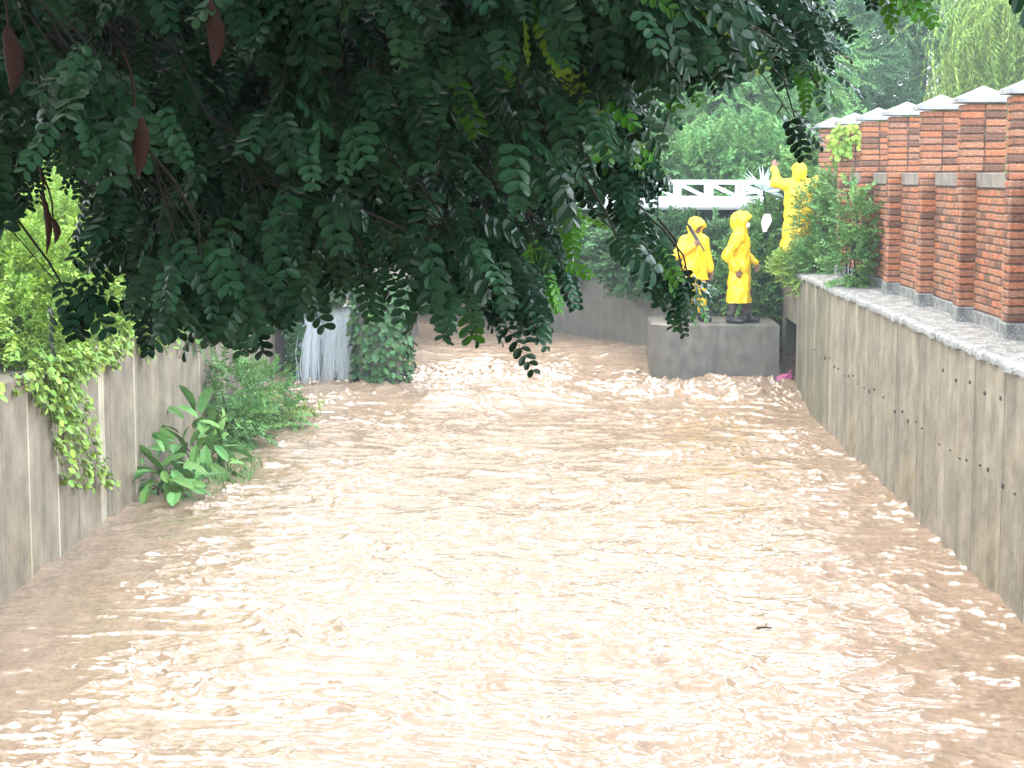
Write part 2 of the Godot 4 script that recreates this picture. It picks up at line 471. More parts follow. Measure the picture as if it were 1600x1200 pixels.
func near_tree():
	var o := thing("overhanging_tree", "dark glossy feathery-leaved tree hanging over the near water, with brown pods", "tree", Vector3(-6.6, BANK_L, -4.6))
	var home := o.position
	var st := st_new()
	tube(st, bend(Vector3(0, -0.3, 0), Vector3(0.5, 3.3, -0.2), Vector3(-0.15, 0, 0), 6, 0.03), 0.24, 0.16, 10)
	part("trunk", done(st), M.bark, o)
	var knots := []                                       # points along the limbs where boughs leave
	for e in [Vector3(-2.2, 5.1, -5.2), Vector3(-0.4, 5.25, -5.7), Vector3(1.5, 5.15, -6.6), Vector3(-1.4, 5.4, -7.6), Vector3(0.3, 5.3, -8.2), Vector3(-2.6, 5.3, -2.2), Vector3(-0.2, 5.6, -2.6)]:
		st = st_new()
		var pts := bend(Vector3(0.45, 3.1, -0.2), e - home, Vector3(0, 0.45, 0), 9, 0.05)
		tube(st, pts, 0.10, 0.022, 7)
		part("limb", done(st), M.bark, o)
		for i in range(3, 10): knots.append(pts[i])
	var twigs := st_new()
	var leaves := []                                      # [transform, kind, young, distance from the camera]
	var add_leaf := func(p: Vector3, dir: Vector3, backlit: bool, size: float):
		var b := frame(dir, Vector3(0, 1, 0.55) + rv(0.55))
		var d := Vector3(0, 3.87, 0).distance_to(p + home)
		leaves.append([Transform3D(b.scaled_local(Vector3.ONE * size), p), rng.randi() % 4, backlit, d])
	var bough := func(c: Vector3, r: float, n: int, lean: Vector3, backlit: float):
		var near: Vector3 = knots[0]
		for k in knots:
			if k.distance_to(c + Vector3(-0.5, 0.5, 0)) < near.distance_to(c + Vector3(-0.5, 0.5, 0)): near = k
		var up := c + Vector3(-0.18, 0.30, 0.05) + rv(0.08)
		tube(twigs, bend(near, up, Vector3(0, 0.18, 0), 7, 0.05), 0.0055, 0.003, 4)
		tube(twigs, bend(up, c, Vector3(0.03, 0.03, 0), 3, 0.015), 0.005, 0.003, 4)
		for i in n:
			var off := rv(r)
			while off.length() > r: off = rv(r)
			var p := c + off * Vector3(1.0, 0.8, 1.1) - lean * 0.06
			if i % 3 == 0: tube(twigs, [up.lerp(c, rng.randf()), p], 0.003, 0.0018, 3)
			add_leaf.call(p, (lean + rv(0.62)).normalized(), rng.randf() < backlit, rng.randf_range(0.72, 1.12) * (0.92 if p.z + home.z > -5.8 else 0.82))
	for i in BOUGHS.size() / 3:
		var c := Vector3(BOUGHS[i * 3], BOUGHS[i * 3 + 1], BOUGHS[i * 3 + 2])
		var right: float = clampf((c.x / -c.z + 0.30) / 0.36, 0, 1)        # the side away from the trunk gets more of the brighter, backlit leaf colour
		var lean := Vector3(-0.15 + 0.75 * right, -0.85, 0.12)
		bough.call(c - home, 0.16, 42, lean, 0.07 * smoothstep(0.55, 0.9, right))
		var deep := rng.randf_range(0.8, 1.9)                              # a second bough hangs behind, on the same limb
		bough.call(c + Vector3(c.x / -c.z * deep, 0.06 + deep * 0.02, -deep) - home, 0.20, 34, lean, 0.0)
	# single sprays that hang lower than the rest, and the shoots at the far right
	for s in [[0.38, 3.50, -6.5, 0.06, 9, 0.2], [0.455, 3.46, -6.5, 0.05, 8, 0.35], [0.46, 3.39, -6.6, 0.05, 7, 0.45], [0.16, 3.66, -5.0, 0.02, 2, 0.0], [1.09, 4.33, -4.5, 0.03, 3, 0.0], [1.06, 4.49, -6.0, 0.09, 9, 0.9], [1.13, 4.45, -6.0, 0.07, 6, 1.0],
			[0.78, 4.24, -6.2, 0.05, 5, 0.9], [0.86, 4.16, -6.2, 0.05, 5, 0.8], [0.80, 4.04, -6.3, 0.05, 5, 0.25], [0.20, 3.95, -6.0, 0.06, 5, 0.9], [0.14, 3.98, -6.2, 0.10, 20, 0.0], [0.19, 3.86, -6.1, 0.10, 20, 0.0], [0.24, 3.74, -6.3, 0.08, 14, 0.03], [0.31, 3.60, -6.4, 0.06, 8, 0.1], [0.03, 3.72, -6.0, 0.06, 5, 0.8], [0.0, 3.5, -6.1, 0.06, 6, 0.6], [-0.1, 3.62, -6.0, 0.05, 3, 0.9], [0.42, 4.17, -6.6, 0.05, 4, 0.9], [-0.62, 3.52, -5.8, 0.05, 5, 0.0], [-0.35, 3.50, -5.4, 0.06, 6, 0.0], [-1.55, 3.46, -5.6, 0.07, 9, 0.0], [-1.3, 3.44, -5.6, 0.06, 7, 0.0], [-1.0, 3.42, -5.6, 0.06, 7, 0.0]]:
		bough.call(Vector3(s[0], s[1], s[2]) - home, s[3], s[4], Vector3(0.45, -0.8, 0.1), s[5])
	# the rest of the crown, out of view, made wide and dense to shade the near leaves
	for i in 11000:
		var p := Vector3(rng.randf_range(-9.5, 4.5), 0, rng.randf_range(-9.3, 4.5))
		p.y = 5.15 + 1.7 * pow(rng.randf(), 1.3) + 0.25 * n2.get_noise_2d(p.x, p.z)
		if Vector2((p.x + 2.6) / 6.8, (p.z + 2.4) / 6.8).length() > 1.0: continue
		add_leaf.call(p - home, (rv(0.8) + Vector3(0.2, -0.5, 0)).normalized(), false, rng.randf_range(1.3, 2.3))
	# unseen skirt of leaves behind the camera, added to block sky light from the near leaves
	for i in 3000:
		var p := Vector3(rng.randf_range(-8.0, 4.0), rng.randf_range(2.3, 5.6), rng.randf_range(1.2, 3.8))
		if p.y < 3.2 + 0.7 * n2.get_noise_2d(p.x * 0.7, p.z): continue
		add_leaf.call(p - home, (rv(0.6) + Vector3(0.1, -0.7, 0)).normalized(), false, rng.randf_range(1.4, 2.4))
	part("twigs", done(twigs), M.twig, o).set_meta("kind", "stuff")
	leaves.sort_custom(func(a, b): return a[3] < b[3])
	var singles := 0
	var where := {}
	var dark := [M.leaf.duplicate(), M.leaf.duplicate(), M.leaf.duplicate()]
	for k in 3:
		dark[k].vertex_color_use_as_albedo = false
		dark[k].albedo_color = (Color(0.018, 0.062, 0.026) * [0.65, 1.0, 1.5][k]).linear_to_srgb()
	var backlit: StandardMaterial3D = M.leaf_backlit.duplicate()
	backlit.vertex_color_use_as_albedo = false
	for l in leaves:
		var p: Vector3 = l[0].origin + home
		var shown: bool = p.y < 3.87 - p.z * 0.095 and absf(p.x - p.z * 0.03) < -p.z * 0.30 and p.z < -3
		if shown and singles < 300:
			singles += 1
			var q := part("leaf", L["pinnate%d" % l[1]], backlit if l[2] else dark[singles % 3], o)
			q.transform = l[0]
			continue
		var key := [l[1], l[2]]
		if not where.has(key): where[key] = []
		where[key].append(l[0])
	for key in where:
		many("foliage", L["pinnate%d" % key[0]], M.leaf_backlit if key[1] else M.leaf, o, where[key], tints(where[key].size(), 0.55, 0.16))
	# pods
	for s in [[-1.10, 4.04, -4.6, 0.18, 0.023], [-0.90, 4.30, -4.6, 0.16, 0.022], [-1.42, 4.24, -4.6, 0.17, 0.024], [-1.75, 3.80, -6.0, 0.20, 0.011], [-1.75, 3.72, -6.1, 0.09, 0.012], [-0.75, 3.72, -5.6, 0.16, 0.016], [0.35, 4.52, -6.0, 0.22, 0.026], [0.47, 4.53, -6.1, 0.2, 0.024]]:
		var p := st_new()
		var pts := []
		var top := Vector3(s[0], s[1], s[2]) - home
		p.set_smooth_group(1)
		var rings := []
		for i in 12:
			var t := i / 11.0
			var r: float = s[4] * (0.16 if i == 0 else sin(PI * clampf(0.1 + t * 0.88, 0, 1))) * (1.0 + 0.14 * sin(t * 40.0)) + 0.0015
			var c := top + Vector3(0.012 * sin(t * 3.0), -s[3] * t, 0.01 * cos(t * 4.0))
			var ring := []
			for k in 8: ring.append(c + Vector3(cos(TAU * k / 8) * r, 0, sin(TAU * k / 8) * r * 0.55))
			rings.append(ring)
		for i in 11:
			for k in 8: quad(p, rings[i][k], rings[i][(k + 1) % 8], rings[i + 1][(k + 1) % 8], rings[i + 1][k])
		tube(p, bend(top + Vector3(-0.03, 0.14, 0), top, Vector3(0.01, 0, 0), 3), 0.004, 0.003, 4)
		part("seed_pod", done(p), M.pod, o)

# ---------------------------------------------------------------- people
# Surface of a field built from tapered capsules [a, b, ra, rb] joined by a smooth minimum, meshed as surface nets.
# holes are capsules taken away, hem cuts the shape off below that height, fold crumples the cloth.
func skin(st: SurfaceTool, bones: Array, cell: float, k: float, holes := [], hem := -9.0, fold := 0.0):
	var lo := Vector3.ONE * 99.0
	var hi := Vector3.ONE * -99.0
	for b in bones:
		var r: float = maxf(b[2], b[3]) + cell * 3.0
		lo = lo.min(b[0] - Vector3.ONE * r).min(b[1] - Vector3.ONE * r)
		hi = hi.max(b[0] + Vector3.ONE * r).max(b[1] + Vector3.ONE * r)
	var nx := int((hi.x - lo.x) / cell) + 2
	var ny := int((hi.y - lo.y) / cell) + 2
	var nz := int((hi.z - lo.z) / cell) + 2
	var f := PackedFloat32Array()
	f.resize(nx * ny * nz)
	f.fill(1.0)
	for pass_ in 2:
		for b in (bones if pass_ == 0 else holes):
			var r: float = maxf(b[2], b[3]) + cell * 3.0 + k
			var m0: Vector3 = ((b[0].min(b[1]) - Vector3.ONE * r - lo) / cell).floor().max(Vector3.ZERO)
			var m1: Vector3 = ((b[0].max(b[1]) + Vector3.ONE * r - lo) / cell).ceil().min(Vector3(nx - 1, ny - 1, nz - 1))
			var ab: Vector3 = b[1] - b[0]
			var ll: float = maxf(ab.length_squared(), 1e-8)
			for z in range(int(m0.z), int(m1.z) + 1):
				for y in range(int(m0.y), int(m1.y) + 1):
					var row := (z * ny + y) * nx
					for x in range(int(m0.x), int(m1.x) + 1):
						var p: Vector3 = lo + Vector3(x, y, z) * cell - b[0]
						var t := clampf(p.dot(ab) / ll, 0, 1)
						var d: float = (p - ab * t).length() - lerpf(b[2], b[3], t)
						var o := f[row + x]
						if pass_ == 0:
							var h := maxf(k - absf(o - d), 0.0)
							f[row + x] = minf(o, d) - h * h / (4.0 * k)
						else:
							f[row + x] = maxf(o, -d)
	var id := PackedInt32Array()
	id.resize(nx * ny * nz)
	id.fill(-1)
	var pts := []
	var off := [0, 1, nx, nx + 1, nx * ny, nx * ny + 1, nx * ny + nx, nx * ny + nx + 1]
	for z in nz - 1:
		for y in ny - 1:
			if hem > -8.0 and lo.y + (y + 1) * cell < hem: continue
			for x in nx - 1:
				var i := (z * ny + y) * nx + x
				var mask := 0
				for c in 8:
					if f[i + off[c]] < 0.0: mask |= 1 << c
				if mask == 0 or mask == 255: continue
				var sum := Vector3.ZERO
				var n := 0
				for e in [[0, 1], [2, 3], [4, 5], [6, 7], [0, 2], [1, 3], [4, 6], [5, 7], [0, 4], [1, 5], [2, 6], [3, 7]]:
					var va: float = f[i + off[e[0]]]
					var vb: float = f[i + off[e[1]]]
					if (va < 0) == (vb < 0): continue
					var t := va / (va - vb)
					var pa := Vector3(e[0] & 1, (e[0] >> 1) & 1, e[0] >> 2)
					var pb := Vector3(e[1] & 1, (e[1] >> 1) & 1, e[1] >> 2)
					sum += pa.lerp(pb, t)
					n += 1
				id[i] = pts.size()
				var p := lo + (Vector3(x, y, z) + sum / n) * cell
				if fold > 0.0:
					var q := Vector3(sin(p.x * 9.0 + p.y * 2.0), 0, sin(p.z * 9.0 - p.y * 2.0))
					p += (Vector3(p.x, 0, p.z).normalized() * n1.get_noise_3d(p.x * 6.0, p.y * 3.0, p.z * 6.0) * 1.5 + q * 0.2 + Vector3(0, 0.4 * n1.get_noise_3d(p.x * 9.0, p.y * 7.0, p.z * 9.0), 0)) * fold
				if p.y < hem: p.y = hem
				pts.append(p)
	st.set_smooth_group(1)
	for z in range(1, nz - 1):
		for y in range(1, ny - 1):
			for x in range(1, nx - 1):
				var i := (z * ny + y) * nx + x
				var s := f[i] < 0.0
				for axis in 3:
					var step: int = [1, nx, nx * ny][axis]
					if s == (f[i + step] < 0.0): continue
					var u: int = [nx, nx * ny, 1][axis]
					var v: int = [nx * ny, 1, nx][axis]
					var q := [id[i], id[i - u], id[i - u - v], id[i - v]]
					if q.min() < 0: continue
					if not s: q.reverse()
					quad(st, pts[q[0]], pts[q[1]], pts[q[2]], pts[q[3]])

# five curled fingers on a palm; hand points along dir from the wrist, palm towards palm, thumb on side
func hand(st: SurfaceTool, wrist: Vector3, dir: Vector3, palm: Vector3, side: Vector3, curl: float):
	var d := dir.normalized()
	var p := (palm - d * palm.dot(d)).normalized()
	var s := (side - d * side.dot(d) - p * side.dot(p)).normalized()
	var bones := [[wrist - d * 0.03, wrist + d * 0.02, 0.027, 0.028], [wrist + s * 0.022 + d * 0.02, wrist + s * 0.026 + d * 0.085, 0.02, 0.016], [wrist + d * 0.02, wrist + d * 0.09, 0.021, 0.017], [wrist - s * 0.022 + d * 0.02, wrist - s * 0.026 + d * 0.08, 0.02, 0.015]]
	skin(st, bones, 0.006, 0.012)
	var fingers := []
	for i in 4:
		var base := wrist + d * (0.088 - 0.006 * absf(i - 1.0)) + s * (0.030 - 0.02 * i)
		var length: float = [0.072, 0.08, 0.075, 0.06][i]
		var a := base
		var ang := curl * 0.4
		for j in 3:
			var e: Vector3 = a + (d * cos(ang) + p * sin(ang)) * length * [0.45, 0.32, 0.23][j]
			fingers.append([a, e, 0.0095 - 0.001 * j, 0.0085 - 0.001 * j])
			a = e
			ang += curl
	var tb := wrist + s * 0.028 + d * 0.03
	var t1 := tb + (s * 0.8 + d * 0.6 + p * 0.3).normalized() * 0.04
	fingers.append([tb, t1, 0.013, 0.0105])
	fingers.append([t1, t1 + (d * 0.9 + p * 0.5).normalized() * 0.032, 0.0105, 0.008])
	skin(st, fingers, 0.005, 0.004)

# J: joints of the pose in the person's own axes, feet at y = 0, facing +z
func person(label: String, at: Vector3, turn: float, J: Dictionary, size: float) -> Node3D:
	var o := thing("person", label, "person", at, turn, "workers in yellow rainwear")
	o.scale = Vector3.ONE * size
	var st := st_new()
	var head: Vector3 = J.head
	var look: Vector3 = J.look.normalized()
	var right := look.cross(Vector3.UP).normalized()
	var crown := right.cross(look)
	# head with brow, nose, chin and ears
	skin(st, [[head + crown * 0.035 - look * 0.015, head + crown * 0.03 + look * 0.012, 0.088, 0.08], [head - crown * 0.04 + look * 0.02, head - crown * 0.075 + look * 0.045, 0.062, 0.042], [head + look * 0.088 + crown * 0.012, head + look * 0.112 - crown * 0.022, 0.011, 0.016],
		[head + look * 0.075 + crown * 0.035 - right * 0.03, head + look * 0.075 + crown * 0.035 + right * 0.03, 0.015, 0.015], [head + look * 0.083 - crown * 0.058 - right * 0.018, head + look * 0.083 - crown * 0.058 + right * 0.018, 0.011, 0.011],
		[head + right * 0.082, head + right * 0.088 - crown * 0.03, 0.016, 0.012], [head - right * 0.082, head - right * 0.088 - crown * 0.03, 0.016, 0.012]], 0.009, 0.02,
		[[head + look * 0.098 + right * 0.032 + crown * 0.012, head + look * 0.1 + right * 0.034 + crown * 0.012, 0.014, 0.014], [head + look * 0.098 - right * 0.032 + crown * 0.012, head + look * 0.1 - right * 0.034 + crown * 0.012, 0.014, 0.014]])
	# neck, trunk, arms, legs
	var b := [[head - crown * 0.06, J.neck, 0.055, 0.06], [J.neck, J.chest, 0.07, 0.13], [J.chest + Vector3(0.06, 0, 0), J.hip + Vector3(0.05, 0, 0), 0.11, 0.11], [J.chest - Vector3(0.06, 0, 0), J.hip - Vector3(0.05, 0, 0), 0.11, 0.11]]
	for s in ["l", "r"]:
		b.append([J["shoulder_" + s], J["elbow_" + s], 0.052, 0.04])
		b.append([J["elbow_" + s], J["wrist_" + s], 0.04, 0.028])
		b.append([J["thigh_" + s], J["knee_" + s], 0.088, 0.056])
		b.append([J["knee_" + s], J["ankle_" + s], 0.056, 0.038])
		b.append([J["ankle_" + s], J["ankle_" + s] + J["toe_" + s] * 0.16 + Vector3(0, -0.04, 0), 0.04, 0.035])
	skin(st, b, 0.022, 0.05)
	for s in ["l", "r"]:
		hand(st, J["wrist_" + s], J["hand_" + s], J["palm_" + s], J["thumb_" + s], J["curl_" + s])
	var body := part("body", done(st), M.skin, o)
	# raincoat: hood, body and sleeves in one
	var c := st_new()
	var w: float = J.width
	var hem: float = J.hem
	var low: Vector3 = Vector3(J.hip.x, hem - 0.12, J.hip.z) + J.get("swing", Vector3.ZERO)
	var cloth := [[head + crown * 0.045 - look * 0.03, head + crown * 0.045 + look * 0.045, 0.132, 0.122], [head - crown * 0.04 - look * 0.03, head - crown * 0.09, 0.125, 0.11], [head + crown * 0.115 + look * 0.06, head + crown * 0.095 + look * 0.135, 0.05, 0.03], [J.neck, J.chest, 0.10, 0.17]]
	for s in [-1.0, 1.0]:
		cloth.append([J.chest + Vector3(0.075 * s, 0.04, 0), J.hip + Vector3(0.07 * s, 0, 0), 0.15, 0.155])
		cloth.append([J.hip + Vector3(0.07 * s, 0, 0), low + Vector3(0.10 * s * w, 0, 0), 0.155, 0.165 * w])
	for s in ["l", "r"]:
		cloth.append([J.neck.lerp(J["shoulder_" + s], 0.4), J["shoulder_" + s], 0.085, 0.095])
		cloth.append([J["shoulder_" + s], J["elbow_" + s], 0.092, 0.078])
		cloth.append([J["elbow_" + s], J["elbow_" + s].lerp(J["wrist_" + s], 0.93), 0.078, 0.058])
	skin(c, cloth, 0.019, 0.045, [[head - crown * 0.012 + look * 0.10, head - crown * 0.02 + look * 0.25, 0.086, 0.10]], hem, 0.034)
	part("raincoat", done(c), M.coat, o)
	# trousers and boots
	var t := st_new()
	var boots := {}
	var legs := []
	for s in ["l", "r"]:
		legs.append([J["thigh_" + s], J["knee_" + s], 0.105, 0.082])
		legs.append([J["knee_" + s], J["ankle_" + s] + Vector3(0, 0.08, 0), 0.082, 0.07])
	skin(t, legs, 0.02, 0.03, [], J["ankle_l"].y + 0.06, 0.014)
	part("trousers", done(t), M.coat if J.yellow_legs else M.trousers, o)
	for s in ["l", "r"]:
		var k := st_new()
		var a: Vector3 = J["ankle_" + s]
		skin(k, [[a + Vector3(0, 0.18, 0), a, 0.066, 0.058], [a - Vector3(0, 0.03, 0) - J["toe_" + s] * 0.03, a + J["toe_" + s] * 0.17 + Vector3(0, -0.045, 0), 0.055, 0.046]], 0.014, 0.03, [], 0.0)
		part("boot", done(k), M.boot, o)
	if J.get("mask", false):
		var k := st_new()
		skin(k, [[head + look * 0.085 - crown * 0.05 - right * 0.03, head + look * 0.085 - crown * 0.05 + right * 0.03, 0.042, 0.042], [head + look * 0.10 - crown * 0.03, head + look * 0.10 - crown * 0.07, 0.032, 0.03]], 0.01, 0.02)
		part("face_mask", done(k), M.mask, o)
	return o

func stance() -> Dictionary:
	return {head = Vector3(0, 1.60, 0.02), look = Vector3(0, -0.05, 1), neck = Vector3(0, 1.46, 0), chest = Vector3(0, 1.26, 0), hip = Vector3(0, 0.93, 0), hem = 0.36, width = 1.0, yellow_legs = false,
		shoulder_l = Vector3(0.19, 1.38, 0), shoulder_r = Vector3(-0.19, 1.38, 0), elbow_l = Vector3(0.25, 1.10, -0.03), elbow_r = Vector3(-0.25, 1.10, -0.03), wrist_l = Vector3(0.25, 0.86, 0.06), wrist_r = Vector3(-0.25, 0.86, 0.06),
		hand_l = Vector3(0, -1, 0.15), hand_r = Vector3(0, -1, 0.15), palm_l = Vector3(-1, 0, 0), palm_r = Vector3(1, 0, 0), thumb_l = Vector3(0, 0, 1), thumb_r = Vector3(0, 0, 1), curl_l = 0.4, curl_r = 0.4,
		thigh_l = Vector3(0.095, 0.88, 0), thigh_r = Vector3(-0.095, 0.88, 0), knee_l = Vector3(0.10, 0.48, 0.02), knee_r = Vector3(-0.10, 0.48, 0.02), ankle_l = Vector3(0.10, 0.085, -0.02), ankle_r = Vector3(-0.10, 0.085, -0.02), toe_l = Vector3(0.15, 0, 1), toe_r = Vector3(-0.15, 0, 1)}

func people():
	# the one in the middle, in profile to the right, with a mask
	var J := stance()
	J.mask = true
	J.look = Vector3(0, -0.02, 1)
	J.elbow_r = Vector3(-0.27, 1.08, -0.20); J.wrist_r = Vector3(-0.26, 0.86, -0.02); J.curl_r = 0.75
	J.elbow_l = Vector3(0.25, 1.10, 0.05); J.wrist_l = Vector3(0.22, 0.95, 0.25)
	J.ankle_r = Vector3(-0.10, 0.085, -0.12); J.knee_r = Vector3(-0.10, 0.48, -0.04)
	J.ankle_l = Vector3(0.10, 0.085, 0.12); J.knee_l = Vector3(0.10, 0.48, 0.12)
	J.width = 1.16
	J.hem = 0.33
	person("person in long yellow raincoat and white face mask, in profile on the concrete block", Vector3(3.02, 1.282, -31.12), PI / 2 - 0.12, J, 1.09)
	# the one behind the leaves, turned half to the camera, looking down
	J = stance()
	J.look = Vector3(0.1, -0.28, 1)
	J.hem = 0.72
	J.yellow_legs = true
	J.elbow_r = Vector3(-0.33, 1.14, -0.05); J.wrist_r = Vector3(-0.16, 1.30, 0.19); J.hand_r = Vector3(0.5, 0.6, 0.4); J.palm_r = Vector3(0.3, 0.2, -1); J.thumb_r = Vector3(-0.6, 0.7, 0); J.curl_r = 1.1
	J.elbow_l = Vector3(0.29, 1.10, 0.0); J.wrist_l = Vector3(0.31, 0.86, 0.07)
	J.ankle_l = Vector3(0.17, 0.085, 0.0); J.ankle_r = Vector3(-0.17, 0.085, 0.0); J.knee_l = Vector3(0.13, 0.48, 0.04); J.knee_r = Vector3(-0.13, 0.48, 0.04)
	var a := person("person in yellow hooded jacket and trousers looking down, half hidden behind hanging leaves", Vector3(2.26, 1.282, -31.35), 0.62, J, 1.03)
	var st := st_new()
	var grip: Vector3 = a.transform * Vector3(-0.10, 1.36, 0.22)
	tube(st, bend(grip + Vector3(0.10, -0.16, 0.03), grip + Vector3(-0.02, 0.03, 0), Vector3(0.01, 0, 0), 3), 0.014, 0.016, 8)
	tube(st, bend(grip + Vector3(-0.02, 0.03, 0), grip + Vector3(-0.17, 0.28, -0.05), Vector3.ZERO, 3), 0.034, 0.030, 8)
	tube(st, bend(grip + Vector3(-0.17, 0.28, -0.05), grip + Vector3(-0.19, 0.31, -0.06), Vector3.ZERO, 2), 0.022, 0.018, 8)
	var stick := part("folded_umbrella", done(st), M.black, self)
	tag(stick, "short folded black umbrella held against the shoulder by person looking down", "umbrella")
	# the one on the bank, back turned, both arms up in the bushes
	J = stance()
	J.look = Vector3(-0.1, 0.1, 1)
	J.hem = 0.30
	J.shoulder_l = Vector3(0.20, 1.41, 0); J.shoulder_r = Vector3(-0.20, 1.41, 0)
	J.elbow_l = Vector3(0.37, 1.44, 0.08); J.wrist_l = Vector3(0.40, 1.68, 0.10); J.hand_l = Vector3(0.05, 1, 0.2); J.palm_l = Vector3(-0.3, 0, 1); J.thumb_l = Vector3(-1, 0, 0); J.curl_l = 0.5
	J.elbow_r = Vector3(-0.40, 1.52, 0.05); J.wrist_r = Vector3(-0.50, 1.74, 0.08); J.hand_r = Vector3(-0.3, 1, 0.2); J.palm_r = Vector3(0.3, 0, 1); J.thumb_r = Vector3(1, 0, 0); J.curl_r = 0.5
	J.swing = Vector3(0.06, 0, 0)
	person("person in yellow raincoat on the bank with both arms raised, back turned, among bushes", Vector3(4.08, BANK_R, -31.6), PI, J, 1.06)

# ---------------------------------------------------------------- water
func level(x: float, z: float) -> float:                      # mean surface: flat in the channel, then up a short cascade
	var y := 0.24 * smoothstep(-28.5, -30.8, z)
	var line := -31.3 + 0.25 * n2.get_noise_2d(x * 0.9, 3.0)
	y += 0.40 * smoothstep(line + 0.3, line - 2.2, z) + 0.14 * smoothstep(-34.0, -46.0, z)
	return y

func wave(x: float, z: float) -> float:
	var rough := (1.0 + 0.8 * smoothstep(-28.0, -31.0, z)) * lerpf(0.3, 1.0, smoothstep(-33.0, -31.4, z))
	var block := exp(-pow((x - 2.4) / 1.3, 2.0) - pow((z + 30.4) / 0.5, 2.0))
	rough += 1.6 * block
	rough += 0.5 * exp(-pow((x - 3.2) / 0.6, 2.0)) * smoothstep(-16.0, -22.0, z)
	rough *= 1.0 - 0.45 * smoothstep(-3.4, -4.9, x) * smoothstep(-22.0, -16.0, z)
	var wx := x + 0.25 * n3.get_noise_2d(x * 0.5, z * 0.4)
	var h := 0.026 * n3.get_noise_2d(wx * 0.5, z * 0.6)
	h += 0.009 * n3.get_noise_2d(wx * 1.1, z * 2.0 + 20.0)
	var spots := smoothstep(-0.35, 0.35, n3.get_noise_2d(x * 0.6 + 50.0, z * 0.45))
	h += 0.030 * pow(1.0 - absf(n3.get_noise_2d(wx * 0.75 + 11.0, z * 1.3)), 7.0)
	h += 0.022 * pow(1.0 - absf(n3.get_noise_2d(wx * 1.4 + 5.0, z * 3.4)), 5.0) * (0.35 + spots)
	h += 0.008 * pow(1.0 - absf(n3.get_noise_2d(wx * 3.0 + 25.0, z * 7.0)), 3.0) * (0.5 + spots)
	h += 0.0028 * n3.get_noise_2d(wx * 6.0, z * 13.0)
	h += 0.10 * maxf(0.0, n3.get_noise_2d(wx * 1.0 + 70.0, z * 1.9) - 0.55) * smoothstep(-28.5, -26.0, z)
	var edge := minf(absf(x - WALL_R), absf(x - WALL_L))
	h += 0.035 * exp(-edge * edge * 60.0) * (0.4 + n1.get_noise_2d(x * 0.3, z * 1.3))
	return h * rough + block * 0.06

func water():
	var st := st_new()
	var xs := PackedFloat32Array()
	var x := -5.4
	while x < 4.25:
		xs.append(x); x += 0.024
	var zs := PackedFloat32Array()
	var z := -7.0
	while z > -34.0:
		zs.append(z); z -= lerpf(0.020, 0.040, clampf((-z - 10.0) / 20.0, 0, 1))
	var v := PackedVector3Array()
	var id := PackedInt32Array()
	var grid := func(gx: PackedFloat32Array, gz: PackedFloat32Array):
		var base := v.size()
		for j in gz.size():
			for i in gx.size():
				v.append(Vector3(gx[i], level(gx[i], gz[j]) + wave(gx[i], gz[j]), gz[j]))
		for j in gz.size() - 1:
			for i in gx.size() - 1:
				var a := base + j * gx.size() + i
				var b := a + gx.size()
				id.append_array([b, b + 1, a + 1, b, a + 1, a])
	grid.call(xs, zs)
	var fx := PackedFloat32Array()
	x = -14.0
	while x < 3.0:
		fx.append(x); x += 0.07
	var fz := PackedFloat32Array()
	z = -33.95
	while z > -50.0:
		fz.append(z); z -= 0.08
	grid.call(fx, fz)
	var nz := PackedFloat32Array()                            # downstream, past the camera
	z = 8.0
	while z > -7.1:
		nz.append(z); z -= 0.12
	var nx := PackedFloat32Array()
	x = -5.4
	while x < 4.25:
		nx.append(x); x += 0.12
	grid.call(nx, nz)
	var arrays := []
	arrays.resize(Mesh.ARRAY_MAX)
	arrays[Mesh.ARRAY_VERTEX] = v
	arrays[Mesh.ARRAY_INDEX] = id
	var raw := ArrayMesh.new()
	raw.add_surface_from_arrays(Mesh.PRIMITIVE_TRIANGLES, arrays)
	st.create_from(raw, 0)
	st.generate_normals()
	tag(part("water", st.commit(), M.water, self), "brown flood water rushing down the channel", "", "", "structure")

func blob(st: SurfaceTool, c: Vector3, r: Vector3):
	st.set_smooth_group(1)
	var rings := []
	for i in 5:
		var a := PI * i / 4.0
		var ring := []
		for k in 7:
			var d := Vector3(sin(a) * cos(TAU * k / 7), cos(a), sin(a) * sin(TAU * k / 7))
			ring.append(c + d * r * (1.0 + 0.5 * n2.get_noise_3d(c.x * 9.0 + d.x * 1.5, c.z * 9.0 + d.y * 1.5, d.z * 1.5)))
		rings.append(ring)
	for i in 4:
		for k in 7: quad(st, rings[i][k], rings[i][(k + 1) % 7], rings[i + 1][(k + 1) % 7], rings[i + 1][k])

func froth():
	var st := st_new()
	for i in 110:
		var x: float
		var z: float
		var r := rng.randf()
		if r < 0.5:
			x = rng.randf_range(-2.7, -0.9); z = -31.6 + rng.randf_range(-0.4, 0.3)
		elif r < 0.7:
			x = rng.randf_range(-2.7, 1.4); z = -31.7 + rng.randf_range(-0.4, 0.3)
		else:
			x = rng.randf_range(-4.7, -3.5); z = -30.9 + rng.randf_range(-0.25, 0.35)
		var s := rng.randf_range(0.008, 0.028)
		blob(st, Vector3(x, level(x, z) + wave(x, z) + s * 0.5 + rng.randf_range(0, 0.10) * rng.randf(), z), Vector3(s * 1.5, s, s))
	var o := part("foam", done(st), M.foam, self)
	tag(o, "pale foam at the foot of the cascade and side fall", "foam", "", "stuff")

